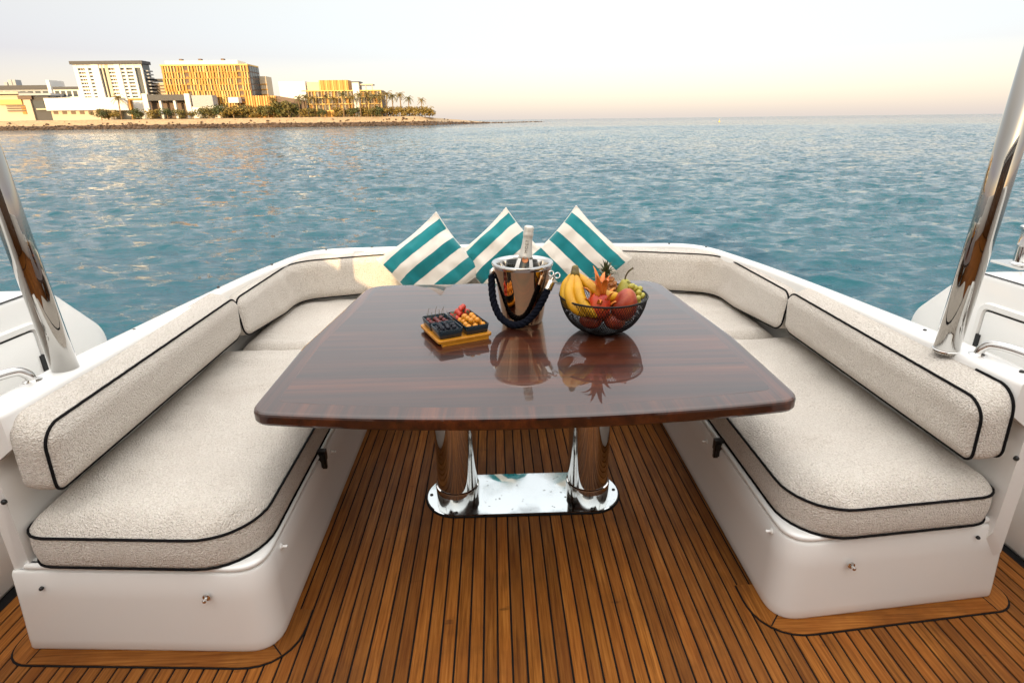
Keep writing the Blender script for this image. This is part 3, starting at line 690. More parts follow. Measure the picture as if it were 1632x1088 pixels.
pillow('teal and white striped pillow on the right, stripes falling to the right', (0.395, 0.700), 3.31, radians(-42), 9.0, turn=-0.16, lean=0.27)

# ------------------------------------------------------------------ ice bucket and bottle
BC = Vector((0.020, 2.185, TZ + 0.001))
def build_bucket():
    root = thing('ice_bucket', BC, 'polished steel ice bucket with navy rope handle holding a bottle', 'ice bucket')
    prof = [(0.0005, 0.0), (0.076, 0.0), (0.079, 0.004), (0.0835, 0.03), (0.092, 0.09), (0.101, 0.15), (0.110, 0.205), (0.1135, 0.222), (0.118, 0.229), (0.1195, 0.234), (0.117, 0.239), (0.110, 0.240),
            (0.102, 0.236), (0.099, 0.228), (0.092, 0.19), (0.075, 0.05), (0.072, 0.03), (0.0005, 0.028)]
    warm = mat('warm_steel', (0.62, 0.41, 0.25), 0.05, metal=1.0)
    MB().lathe(prof[:8], 64, BC, cap=False).build('vessel', warm, root, True, 50)
    MB().lathe(prof[7:14], 64, BC, cap=False).build('rim', M['steel'], root, True, 50)
    MB().lathe(prof[13:], 64, BC, cap=False).build('liner', M['steel'], root, True, 50)
    P = catmull([BC + Vector(p) for p in [(-0.119, 0.005, 0.185), (-0.120, -0.02, 0.14), (-0.112, -0.045, 0.085), (-0.088, -0.072, 0.038), (-0.045, -0.098, 0.016), (0.000, -0.106, 0.026), (0.040, -0.108, 0.064), (0.070, -0.103, 0.112), (0.092, -0.090, 0.156)]], 12)
    mb = MB(); Lc = 0
    for sidx in range(3):
        pts = []; Lc = 0
        for i, p in enumerate(P):
            if i: Lc += (p - P[i - 1]).length
            t = (P[min(len(P) - 1, i + 1)] - P[max(0, i - 1)]).normalized(); a = t.cross(Vector((0, 0, 1))).normalized(); b = t.cross(a)
            ph = Lc/0.030*2*pi/1.0*0.55 + sidx*2*pi/3; pts.append(p + (a*cos(ph) + b*sin(ph))*0.0066)
        mb.tube(pts, 0.0085, 8)
    n_ = mat('navy_rope', (0.0028, 0.004, 0.0095), 0.9, spec=0.15); nn = N(n_); nn.bump(nn.noise(nn.geo((300, 300, 300)), 1.0, 2), 0.6, 0.003)
    rp = mb.build('rope_handle', n_, root, True)
    e = P[-1]; t = (P[-1] - P[-3]).normalized(); q = t.to_track_quat('Z', 'Y').to_matrix().to_4x4()
    mb = MB().lathe([(0.0005, -0.006), (0.0165, -0.006), (0.0172, 0.0), (0.0165, 0.006), (0.0172, 0.012), (0.0165, 0.018), (0.0172, 0.024), (0.015, 0.030), (0.006, 0.032), (0.006, 0.044), (0.0005, 0.045)], 20)
    mb.xform(Matrix.Translation(e) @ q).build('ferrule', M['steel'], rp, True, 35)
    tip = e + t*0.048
    for dx, dz, rz_ in ((-0.010, 0.012, 0.3), (0.014, 0.004, -0.5)):
        pts = [tip + Vector((dx + 0.010*cos(a), -0.004 + 0.003*sin(a*2), dz + 0.010*sin(a))) for a in [2*pi*i/18 for i in range(18)]]
        MB().tube(pts, 0.003, 8, closed=True).build('ring', M['steel'], rp, True)
    l = BC + Vector((-0.119, 0.010, 0.19))
    MB().tube([l + Vector((0.0, 0, -0.012)), l + Vector((0.002, 0, 0.01)), l + Vector((0.012, 0, 0.022))], [0.011, 0.011, 0.008], 14).build('handle_lug', M['steel'], root, True)
build_bucket()
def build_bottle():
    base = BC + Vector((-0.014, 0.020, 0.034)); axis = Vector((0.125, 0.03, 0.99)).normalized(); R = axis.to_track_quat('Z', 'Y').to_matrix().to_4x4()
    T = Matrix.Translation(base) @ R
    root = thing('champagne_bottle', base, 'champagne bottle with white foil neck standing in the ice bucket', 'bottle')
    gl = mat('bottle_glass', (0.006, 0.012, 0.005), 0.06, coat=0.6)
    foil = mat('white_foil', (0.60, 0.57, 0.51), 0.36, metal=0.25); nf = N(foil); nf.bump(nf.noise(nf.geo((120, 120, 60)), 1.0, 3), 0.5, 0.003)
    H = 0.335
    MB().lathe([(0.0005, 0), (0.041, 0.0), (0.043, 0.01), (0.043, 0.14), (0.042, 0.165), (0.036, 0.19), (0.0285, 0.215), (0.0235, 0.235)], 32).xform(T).build('glass_body', gl, root, True, 50)
    rngs = []
    for z, r in [(0.213, 0.0298), (0.226, 0.0262), (0.24, 0.0236), (0.262, 0.0205), (0.285, 0.0186), (0.297, 0.0180), (0.300, 0.0196), (0.308, 0.0200), (0.314, 0.0186), (0.318, 0.0182), (0.330, 0.0190), (0.336, 0.0175), (0.339, 0.012), (0.340, 0.0005)]:
        rngs.append([((r + 0.0007*nz(j*0.9, z*160, 1.0))*cos(2*pi*j/28), (r + 0.0007*nz(j*0.9, z*160, 1.0))*sin(2*pi*j/28), z + (0.004*sin(3*2*pi*j/28) if z < 0.22 else 0)) for j in range(28)])
    fo = MB().loft(rngs).xform(T).build('foil_neck', foil, root, True)
    # sash ends, seal and dark collar
    # direction of the local frame that faces the camera
    loc_cam = (T.inverted() @ CAM); a0 = math.atan2(loc_cam.y, loc_cam.x)
    def patch(a_lo, a_hi, z_lo_l, z_lo_r, z_hi_l, z_hi_r, rad_f, m_, name):
        mb = MB(); kx, kz = 8, 6; vs_ = []
        for i in range(kx + 1):
            t = i/kx; a = a0 + a_lo + (a_hi - a_lo)*t
            for j in range(kz + 1):
                u = j/kz; z = (z_lo_l + (z_lo_r - z_lo_l)*t)*(1 - u) + (z_hi_l + (z_hi_r - z_hi_l)*t)*u; r = rad_f(z) + 0.0008
                vs_.append((r*cos(a), r*sin(a), z))
        mb.add(vs_, [(i*(kz + 1) + j, (i + 1)*(kz + 1) + j, (i + 1)*(kz + 1) + j + 1, i*(kz + 1) + j + 1) for i in range(kx) for j in range(kz)])
        return mb.xform(T).build(name, m_, root, True)
    prof = [(0.14, 0.043), (0.165, 0.042), (0.19, 0.036), (0.215, 0.0285), (0.235, 0.0245)]
    def rf(z):
        for (z0, r0), (z1, r1) in zip(prof, prof[1:]):
            if z <= z1: return r0 + (r1 - r0)*max(0, (z - z0))/(z1 - z0)
        return 0.024
    wl = mat('sash_white', (0.80, 0.78, 0.73), 0.5)
    patch(0.55, 1.15, 0.160, 0.160, 0.214, 0.214, rf, wl, 'neck_sash'); patch(-1.15, -0.55, 0.160, 0.160, 0.214, 0.214, rf, wl, 'neck_sash')
    d = Vector((cos(a0), sin(a0), 0)); sl = Matrix.Translation(d*0.0275 + Vector((0, 0, 0.211))) @ (Vector((d.x, d.y, 0.35)).normalized()).to_track_quat('Z', 'Y').to_matrix().to_4x4()
    MB().lathe([(0.0125, 0), (0.0125, 0.0025), (0.011, 0.0035), (0.0095, 0.0028), (0.0005, 0.0028)], 24).xform(T @ sl).build('seal', mat('copper_seal', (0.36, 0.13, 0.05), 0.3, metal=0.7), root, True, 40)
    # lettering runs up the neck
    cu = bpy.data.curves.new('lettering', 'FONT'); cu.body = 'MOET'; cu.size = 0.0165; cu.space_character = 1.25; cu.align_x = 'CENTER'; cu.align_y = 'CENTER'
    tmp = bpy.data.objects.new('tmp', cu); COL.objects.link(tmp)
    dg = bpy.context.evaluated_depsgraph_get(); me = bpy.data.meshes.new_from_object(tmp.evaluated_get(dg)); bpy.data.objects.remove(tmp)
    for v_ in me.vertices:
        along, acr = v_.co.x, v_.co.y                    # along -> up the neck, across -> round it
        z = 0.262 + along; r = 0.0236 + (0.0184 - 0.0236)*min(1, max(0, (z - 0.24)/0.05)) + 0.0013; a = a0 - acr/r
        v_.co = T @ Vector((r*cos(a), r*sin(a), z))
    me.materials.append(mat('letter_ink', (0.06, 0.05, 0.04), 0.5)); me.name = 'lettering'
    link('lettering', me, fo)
build_bottle()

# ------------------------------------------------------------------ fruit bowl and fruit
FC = Vector((0.312, 2.045, TZ + 0.001))
wire = simple('black_wire', (0.003, 0.003, 0.0033), 0.45, spec=0.25)
BP = [(0.052, 0.006), (0.085, 0.014), (0.115, 0.035), (0.138, 0.066), (0.154, 0.104), (0.161, 0.140)]
def build_bowl():
    root = thing('fruit_bowl', FC, 'black wire mesh fruit bowl full of fruit on the table', 'bowl')
    def rz(t):
        q = t*(len(BP) - 1); i = min(len(BP) - 2, int(q)); u = q - i
        a, b = BP[max(0, i - 1)], BP[i]; c_, d = BP[i + 1], BP[min(len(BP) - 1, i + 2)]
        f = lambda a, b, c, d: 0.5*((2*b) + (c - a)*u + (2*a - 5*b + 4*c - d)*u*u + (3*b - a - 3*c + d)*u**3)
        return f(a[0], b[0], c_[0], d[0]), f(a[1], b[1], c_[1], d[1])
    seg, rows = 100, 16; mb = MB()
    for dr_ in (1, -1):                                   # two families of crossing wires
        for s_ in range(seg):
            pts = []
            for i in range(rows + 1):
                t = i/rows; r, z = rz(t); a = 2*pi*(s_ + dr_*t*10)/seg; pts.append(FC + Vector((r*cos(a), r*sin(a), z)))
            mb.tube(pts, 0.0009, 4, cap=False)
    mb.build('wire_mesh', wire, root, True)
    MB().tube([FC + Vector((0.161*cos(2*pi*i/64), 0.161*sin(2*pi*i/64), 0.141)) for i in range(64)], 0.0036, 8, closed=True).build('rim', wire, root, True)
    MB().tube([FC + Vector((0.056*cos(2*pi*i/40), 0.056*sin(2*pi*i/40), 0.004)) for i in range(40)], 0.0040, 8, closed=True).build('foot_ring', wire, root, True)
    MB().lathe([(0.0005, 0.0048), (0.053, 0.0048), (0.053, 0.0072), (0.0005, 0.0072)], 40, FC, cap=False).build('bottom_mesh', wire, root)
build_bowl()
def fruit_skin(key, c1, c2, c3, scale=25, rough=0.38, spots=None):
    n = N(simple(key, c2, rough)); g = n.noise(n.geo((scale, scale, scale*0.5)), 1.0, 4, 0.6)
    c_ = n.ramp(g, [(0.3, c1), (0.52, c2), (0.75, c3)])
    if spots: sp = n.noise(n.geo((260, 260, 260)), 1.0, 2); c_ = n.mix(n.val(sp, 0.66, 0.72, 0, 0.7), c_, spots)
    n.color(c_); n.bump(g, 0.15, 0.01); return M[key]
fruit_skin('banana_skin', (0.48, 0.22, 0.003), (0.60, 0.30, 0.006), (0.66, 0.38, 0.015), 14, 0.45, (0.16, 0.07, 0.015))
fruit_skin('banana_tip', (0.05, 0.03, 0.012), (0.14, 0.10, 0.02), (0.22, 0.18, 0.03), 60, 0.6)
fruit_skin('dragon_skin', (0.36, 0.020, 0.008), (0.50, 0.050, 0.010), (0.58, 0.12, 0.018), 30, 0.42)
fruit_skin('dragon_scale', (0.55, 0.09, 0.015), (0.68, 0.20, 0.025), (0.62, 0.30, 0.05), 40, 0.5)
fruit_skin('mango_skin', (0.20, 0.018, 0.008), (0.33, 0.040, 0.014), (0.45, 0.115, 0.025), 22, 0.33, (0.42, 0.22, 0.08))
fruit_skin('pear_skin', (0.20, 0.19, 0.02), (0.33, 0.30, 0.04), (0.40, 0.34, 0.05), 25, 0.45, (0.15, 0.10, 0.02))
fruit_skin('grape_skin', (0.30, 0.27, 0.03), (0.42, 0.36, 0.05), (0.50, 0.43, 0.10), 60, 0.25)
fruit_skin('pine_skin', (0.16, 0.05, 0.012), (0.35, 0.12, 0.025), (0.46, 0.20, 0.04), 80, 0.6)
fruit_skin('pine_leaf', (0.03, 0.045, 0.015), (0.06, 0.075, 0.025), (0.12, 0.10, 0.04), 90, 0.55)
fruit_skin('stalk', (0.04, 0.03, 0.01), (0.10, 0.075, 0.025), (0.16, 0.13, 0.04), 90, 0.7)
def P_(px, py, Y): return at(px, py, Y)
def build_bananas():
    crown = Vector((0.205, 2.045, 0.950)); root = thing('banana_bunch', crown, 'bunch of ripe yellow bananas leaning in the left of the bowl', 'bananas')
    fingers = [[(0.205, 2.045, 0.950), (0.192, 2.020, 0.925), (0.180, 1.985, 0.885), (0.196, 1.955, 0.845), (0.235, 1.940, 0.815)],
               [(0.206, 2.047, 0.950), (0.208, 2.010, 0.922), (0.214, 1.968, 0.880), (0.235, 1.945, 0.840), (0.275, 1.945, 0.810)],
               [(0.208, 2.050, 0.950), (0.232, 2.035, 0.925), (0.270, 2.005, 0.895), (0.315, 1.985, 0.876), (0.365, 1.990, 0.872)],
               [(0.204, 2.052, 0.950), (0.190, 2.06, 0.922), (0.172, 2.05, 0.885), (0.175, 2.03, 0.845), (0.20, 2.01, 0.815)]]
    for fg in fingers:
        P = catmull(fg, 7); k = len(P); R = []
        for i in range(k):
            t = i/(k - 1); R.append(0.0078 if t < 0.1 else (0.0078 + (0.0205 - 0.0078)*min(1, (t - 0.1)/0.28)**0.8 if t < 0.7 else 0.0205*sqrt(max(0.02, 1 - ((t - 0.7)/0.31)**2))))
        b = MB().tube(P, R, 10).build('banana', M['banana_skin'], root, True)
        MB().tube([P[-1] - (P[-1] - P[-2])*0.4, P[-1] + (P[-1] - P[-2])*0.6], [0.005, 0.0035], 7).build('tip', M['banana_tip'], b, True)
    MB().tube([crown + Vector(p) for p in [(0.0, -0.008, -0.016), (0.0, 0.0, 0.0), (0.001, 0.006, 0.014), (0.0, 0.010, 0.020)]], [0.018, 0.0155, 0.013, 0.010], 9).build('crown_stalk', M['banana_tip'], root, True)
build_bananas()
def ovoid(c, rx, ry, rz, mat_, name, par, tilt=(0, 0, 0), taper=0.0, seg=26, rin=18, seed=0.0, rough=0.03):
    mb = MB(); rings = []
    for i in range(rin + 1):
        th = pi*i/rin; z = -cos(th); q = sin(th)*(1 - taper*z)
        rings.append([(max(1e-4, q)*rx*cos(2*pi*j/seg)*(1 + rough*nz(cos(2*pi*j/seg)*1.5 + seed, sin(2*pi*j/seg)*1.5, z*1.5)), max(1e-4, q)*ry*sin(2*pi*j/seg)*(1 + rough*nz(sin(2*pi*j/seg)*1.5 + seed, z*1.5, 2.0)), z*rz) for j in range(seg)])
    mb.loft(rings); from mathutils import Euler
    T = Matrix.Translation(c) @ Euler(tilt).to_matrix().to_4x4(); mb.xform(T); return mb.build(name, mat_, par, True), T
def leaf_blade(mb, T, L, wd, curl, seg=6, mi=0, th=0.0012):
    """pointed, curling, two-sided leaf rising along local Z and bending to local X"""
    top, bot = [], []
    for i in range(seg + 1):
        t = i/seg; a = curl*t*t; x = L*t*sin(a*0.9); z = L*t*cos(a*0.9); w_ = wd*(1 - t)**0.7*(0.7 + 0.9*t*(1 - t)*2) + 0.0004
        for s_, lst in ((th, top), (-th, bot)): lst.append([(x + s_*(1 - t), -w_, z), (x + s_*(1 - t) - w_*0.35, 0, z), (x + s_*(1 - t), w_, z)])
    rings = [[Vector(p) for p in a + b[::-1]] for a, b in zip(top, bot)]
    mb.loft([[T @ p for p in r] for r in rings], True, True, mi)
def build_fruit():
    from mathutils import Euler
    c = Vector((0.283, 1.975, 0.842)); root = thing('dragon_fruit', c, 'red orange dragon fruit with curling flame-like scales in front of the pineapple', 'dragon fruit')
    _, T = ovoid(c, 0.045, 0.043, 0.052, M['dragon_skin'], 'body', root, (0.15, 0.12, 0.3), 0.05, seed=1.0, rough=0.10)
    for i in range(13):
        a = i*2.4; lv = (i/13)
        z = -0.2 + 1.1*lv; q = sqrt(max(0, 1 - z*z)); base = T @ Vector((q*0.043*cos(a), q*0.041*sin(a), z*0.050))
        Tm = Matrix.Translation(base) @ Euler((0.15, 0.12, 0.3)).to_matrix().to_4x4() @ Matrix.Rotation(a, 4, 'Z') @ Matrix.Rotation(0.55*(1 - lv), 4, 'Y')
        mb = MB(); leaf_blade(mb, Tm, 0.030 + 0.030*lv, 0.011, 0.9 if i % 2 else 0.5); mb.build('scale', M['dragon_scale'], root, True)
    for i in range(7):
        a = i*2*pi/7 + 0.3; Tm = Matrix.Translation(T @ Vector((0.012*cos(a), 0.012*sin(a), 0.046))) @ Matrix.Rotation(a, 4, 'Z') @ Matrix.Rotation(0.10, 4, 'Y')
        mb = MB(); leaf_blade(mb, Tm, 0.075 + 0.012*(i % 3), 0.013, 0.75 if i % 2 else 0.3); mb.build('crown_scale', M['dragon_scale'], root, True)
    tp = T @ Vector((-0.02, 0.0, 0.11))
    mb = MB(); leaf_blade(mb, Matrix.Translation(T @ Vector((-0.008, 0, 0.085))) @ Matrix.Rotation(pi, 4, 'Z') @ Matrix.Rotation(0.6, 4, 'Y'), 0.058, 0.007, 0.9); mb.build('crown_scale', M['stalk'], root, True)
    c = Vector((0.378, 1.975, 0.846)); root = thing('mango', c, 'smooth red mango at the right front of the bowl', 'mango')
    ovoid(c, 0.046, 0.043, 0.060, M['mango_skin'], 'flesh', root, (0.1, 0.22, 0.0), 0.18, seed=4.0)
    c = Vector((0.405, 2.085, 0.853)); root = thing('pear', c, 'green pear with a long bent stalk behind the mango', 'pear')
    mb = MB().lathe([(0.0005, -0.045), (0.020, -0.043), (0.036, -0.03), (0.042, -0.010), (0.038, 0.012), (0.027, 0.032), (0.018, 0.046), (0.012, 0.054), (0.0005, 0.056)], 22); mb.xform(Matrix.Translation(c) @ Matrix.Rotation(-0.12, 4, 'Y')).build('flesh', M['pear_skin'], root, True)
    MB().tube(catmull([c + Vector(p) for p in [(-0.006, 0, 0.053), (-0.004, -0.004, 0.07), (0.004, -0.010, 0.088), (0.018, -0.016, 0.102)]], 5), [0.0030]*10 + [0.0033]*5 + [0.0042], 8).build('stalk', M['stalk'], root, True)
    c = Vector((0.330, 2.105, 0.860)); root = thing('pineapple', c, 'small pineapple with a spiky dark crown at the back of the bowl', 'pineapple')
    b, _ = ovoid(c, 0.042, 0.042, 0.058, M['pine_skin'], 'body', root, (0.0, 0.05, 0.0), 0.05, seed=8.0)
    for r_ in range(6):
        for j in range(11):
            z = -0.55 + 1.35*r_/5; z = min(0.92, z); q = sqrt(1 - z*z); a = 2*pi*(j + 0.5*(r_ % 2))/11
            mb = MB().sphere((0, 0, 0), 0.0105, 6, 4, sc=(1, 1, 0.7)); mb.xform(Matrix.Translation(c + Vector((q*0.041*cos(a), q*0.041*sin(a), z*0.057)))).build('eye', M['pine_skin'], b, True)
    for i in range(26):
        a = i*2.399; lv = i/26; Tm = Matrix.Translation(c + Vector((0.012*cos(a)*(1 - lv), 0.012*sin(a)*(1 - lv), 0.055 + 0.022*lv))) @ Matrix.Rotation(a, 4, 'Z') @ Matrix.Rotation(0.75*(1 - lv), 4, 'Y')
        mb = MB(); leaf_blade(mb, Tm, 0.040 + 0.012*random.random(), 0.0055, 0.9*(1.1 - lv)); mb.build('leaf', M['pine_leaf'], root, True)
    c = Vector((0.425, 2.04, 0.868)); root = thing('grape_bunch', c, 'bunch of pale yellow green grapes at the right of the bowl', 'grapes')
    gm = MB().sphere((0, 0, 0), 0.0125, 12, 8, sc=(0.92, 0.92, 1.15)).build('grape', M['grape_skin'], root, True); first = True
    pts = [(0.0, 0.0, 0.018), (0.020, 0.004, 0.012), (0.012, -0.018, 0.004), (-0.006, 0.020, 0.012), (0.024, 0.024, 0.002), (0.026, -0.014, -0.008), (0.006, -0.034, -0.012), (0.018, 0.036, -0.010), (0.0, 0.044, 0.0), (0.030, 0.008, -0.018), (0.012, -0.02, -0.03), (0.0, 0.0, -0.008), (-0.012, -0.006, 0.026)]
    for p in pts:
        o = gm if first else gm.copy()
        if not first: COL.objects.link(o); o.parent = root
        o.matrix_parent_inverse = Matrix.Identity(4); o.location = p; o.rotation_euler = (random.random(), random.random(), random.random()); first = False
    MB().tube([c + Vector(p) for p in [(-0.02, 0.03, 0.035), (-0.004, 0.02, 0.03), (0.01, 0.005, 0.01), (0.012, 0.0, -0.02)]], 0.0018, 6).build('stem', M['stalk'], root, True)
    # lower layer, seen darkly through the mesh
    for i, (p, nm, lb, mt) in enumerate([((0.262, 2.005, 0.780), 'mango', 'mango low in the bowl under the bananas, behind the mesh', 'mango_skin'), ((0.348, 1.990, 0.780), 'mango', 'mango lying low in the bowl under the red one, behind the mesh', 'mango_skin'),
                                         ((0.300, 2.080, 0.775), 'orange', 'orange at the bottom of the bowl beneath the pineapple', 'golden'), ((0.395, 2.055, 0.788), 'orange', 'orange at the right of the bowl beneath the grapes', 'golden')]):
        root = thing(nm, p, lb, nm); ovoid(Vector(p), 0.042, 0.036, 0.034, M[mt], 'flesh', root, (0.1*i, 0.2, 0.5*i), 0.05, seed=20.0 + i)
fruit_skin('golden', (0.48, 0.15, 0.006), (0.60, 0.24, 0.012), (0.68, 0.33, 0.03), 120, 0.4)
build_fruit()

# ------------------------------------------------------------------ serving board, dishes and berries
BO = Vector((-0.240, 2.043, TZ + 0.001)); BR = radians(24.5)
BT = Matrix.Translation(BO) @ Matrix.Rotation(BR, 4, 'Z')
n = N(simple('board_wood', (0.55, 0.24, 0.03), 0.42)); g = n.noise(n.coords((10, 120, 40), rot=(0, 0, -BR)), 1.0, 4)
n.color(n.ramp(g, [(0.3, (0.40, 0.15, 0.006)), (0.7, (0.52, 0.22, 0.014))]))
simple('dish_glaze', (0.002, 0.014, 0.024), 0.25, coat=0.2); 
def rrect(x0, x1, y0, y1, r, seg=5): return fillet([Vector(p) for p in [(x0, y0), (x1, y0), (x1, y1), (x0, y1)]], r, seg)
def build_board():
    root = thing('serving_board', BO, 'small yellow bamboo board under the three berry dishes', 'board')
    o = rrect(-0.104, 0.104, -0.108, 0.108, 0.014)
    mb = MB().loft([[(x, y, z) for x, y in inset(o, i)] for z, i in ((0.010, 0.004), (0.0115, 0.001), (0.020, 0.0), (0.0215, 0.001), (0.0222, 0.004))])
    mb.xform(BT).build('slab', M['board_wood'], root, True, 40)
    for sy in (-1, 1):
        mb = MB(); mb.box(-0.09, 0.09, sy*0.098 - 0.008, sy*0.098 + 0.008, 0.0, 0.0098); mb.xform(BT).build('foot', M['board_wood'], root)
build_board()
def dish(label, x0, x1, y0, y1):
    c = BT @ Vector(((x0 + x1)/2, (y0 + y1)/2, 0.0224)); root = thing('dish', c, label, 'dish', 'dark teal berry dishes')
    o = rrect(x0, x1, y0, y1, 0.012)
    seq = [(0.0226, 0.009), (0.0245, 0.007), (0.055, 0.001), (0.0565, 0.0018), (0.0560, 0.004), (0.0545, 0.0045), (0.032, 0.009), (0.030, 0.011)]
    mb = MB().loft([[(x, y, z) for x, y in inset(o, i)] for z, i in seq]); mb.xform(BT).build('glazed_body', M['dish_glaze'], root, True, 55)
    return root
dish('small dark teal dish holding the cherries', -0.099, -0.003, 0.003, 0.099)
dish('small dark teal dish holding the blueberries', -0.099, -0.003, -0.099, -0.003)
dish('long dark teal dish holding strawberries and golden berries', 0.003, 0.099, -0.099, 0.099)
fruit_skin('strawberry_skin', (0.33, 0.015, 0.010), (0.46, 0.030, 0.014), (0.52, 0.085, 0.03), 200, 0.35, (0.55, 0.30, 0.08))
fruit_skin('cherry_skin', (0.03, 0.002, 0.002), (0.09, 0.004, 0.004), (0.20, 0.011, 0.008), 80, 0.18)
fruit_skin('blueberry_skin', (0.003, 0.004, 0.008), (0.006, 0.008, 0.017), (0.022, 0.03, 0.045), 110, 0.55)
def place(root, mtx):
    root.matrix_basis = mtx
def fruit_set(name, label, cat, group, maker, spots, ang=0.5):
    """one fruit with its parts, copied to each spot (board coordinates)"""
    first = maker(); kids = list(first.children)
    for i, (x, y, z) in enumerate(spots):
        if i == 0: o = first
        else:
            o = first.copy(); COL.objects.link(o)
            for kd in kids: q = kd.copy(); COL.objects.link(q); q.parent = o
        tag(o, label, cat, group)
        o.location = BT @ Vector((x, y, z)); o.rotation_euler = (random.uniform(-ang, ang), random.uniform(-ang, ang), random.uniform(0, 6.28)); s_ = random.uniform(0.9, 1.08); o.scale = (s_, s_, s_)
def mk(name, parts):
    o = bpy.data.objects.new(name, None); COL.objects.link(o); o.empty_display_size = 0.01
    for nm, mb, m_ in parts: mb.build(nm, m_, o, True, local=True)
    return o
def straw():
    b = MB().lathe([(0.0004, -0.015), (0.0045, -0.0135), (0.0085, -0.007), (0.0112, 0.001), (0.0108, 0.007), (0.006, 0.0105), (0.0004, 0.011)], 14); l = MB()
    for i in range(6): leaf_blade(l, Matrix.Translation((0, 0, 0.0105)) @ Matrix.Rotation(i*pi/3, 4, 'Z') @ Matrix.Rotation(0.9, 4, 'Y'), 0.009, 0.0022, 0.8, 3, th=0.0003)
    return mk('strawberry', [('flesh', b, M['strawberry_skin']), ('calyx', l, M['pine_leaf'])])
def gold():
    return mk('golden_berry', [('flesh', MB().sphere((0, 0, 0), 0.0112, 14, 10), M['golden']), ('calyx_scar', MB().lathe([(0.0022, 0), (0.0018, 0.0008), (0.0003, 0.0008)], 8, (0, 0, 0.0109)), M['stalk'])])
def blue():
    return mk('blueberry', [('flesh', MB().sphere((0, 0, 0), 0.0090, 12, 8, sc=(1, 1, 0.88)), M['blueberry_skin']), ('crown', MB().tube([(0.0033*cos(i*pi/5), 0.0033*sin(i*pi/5), 0.0078) for i in range(10)], 0.0009, 5, closed=True), M['blueberry_skin'])])
def cherry():
    return mk('cherry', [('flesh', MB().sphere((0, 0, 0), 0.0105, 14, 10, sc=(1, 1, 0.94)), M['cherry_skin']), ('stem', MB().tube(catmull([(0, 0, 0.009), (0.001, 0.001, 0.020), (0.004, 0.002, 0.034), (0.009, 0.003, 0.045)], 4), [0.0007]*12 + [0.0014], 6), M['stalk'])])
def heap(x0, x1, y0, y1, r, z0, layers, seed):
    random.seed(seed); out = []
    for L in range(layers):
        sh = L*r*0.9; nx = max(1, int((x1 - x0 - 2*sh)/(2.0*r))); ny = max(1, int((y1 - y0 - 2*sh)/(2.0*r)))
        for i in range(nx):
            for j in range(ny):
                out.append((x0 + sh + (i + 0.5)*(x1 - x0 - 2*sh)/nx + random.uniform(-1, 1)*r*0.25, y0 + sh + (j + 0.5)*(y1 - y0 - 2*sh)/ny + random.uniform(-1, 1)*r*0.25, z0 + L*r*1.45 + random.uniform(-1, 1)*r*0.15))
    return out
fruit_set('strawberry', 'red strawberry in the rear half of the long dish', 'strawberry', 'strawberries in the dish', straw, heap(0.012, 0.090, 0.022, 0.090, 0.0108, 0.047, 2, 3) + [(0.045, 0.05, 0.079), (0.06, 0.066, 0.078)], 1.2)
fruit_set('golden_berry', 'round golden berry in the front half of the long dish', 'golden berry', 'golden berries in the dish', gold, heap(0.012, 0.090, -0.090, 0.018, 0.0112, 0.049, 2, 4), 0.9)
fruit_set('blueberry', 'dark blueberry in the small front dish', 'blueberry', 'blueberries in the dish', blue, heap(-0.092, -0.010, -0.092, -0.010, 0.0090, 0.045, 2, 5)[:24], 0.8)
fruit_set('cherry', 'dark red cherry with a thin stalk in the small rear dish', 'cherry', 'cherries in the dish', cherry, heap(-0.090, -0.012, 0.012, 0.090, 0.0115, 0.043, 1, 6), 0.25)
random.seed(7)

# ------------------------------------------------------------------ far shore: terrain, revetment, buildings, palms and bushes
SHY = 430.0                                   # distance of the waterline
GZ = 4.6                                      # level of the ground behind the revetment
def fx(px, Y=SHY): return at(px, 190, Y).x    # east-west survey of a photo column
n = N(simple('sand', (0.46, 0.34, 0.20), 0.9)); g = n.noise(n.geo((0.6, 0.6, 0.6)), 1.0, 5)
n.color(n.ramp(g, [(0.3, (0.27, 0.18, 0.095)), (0.7, (0.42, 0.30, 0.17))])); n.bump(g, 0.8, 0.4)
n = N(simple('rock', (0.22, 0.15, 0.09), 0.9)); g = n.noise(n.geo((0.5, 0.5, 0.5)), 1.0, 4)
n.color(n.ramp(g, [(0.3, (0.03, 0.019, 0.012)), (0.55, (0.075, 0.046, 0.028)), (0.8, (0.20, 0.135, 0.085))]))
n = N(simple('grass', (0.14, 0.13, 0.02), 0.9)); g = n.noise(n.geo((0.3, 0.3, 0.3)), 1.0, 4)
n.color(n.ramp(g, [(0.3, (0.08, 0.08, 0.012)), (0.7, (0.20, 0.18, 0.03))]))
def wl(i):
    """waterline of the island: runs across the view, then a low spit trails off to the right"""
    return i
WL = [(-640, 470), (-420, 445), (fx(0), 430), (fx(200), 428), (fx(350), 426), (fx(500), 428), (fx(600), 434), (fx(690, 446), 446), (fx(735, 500), 500), (fx(790, 600), 600), (fx(868, 760), 760)]
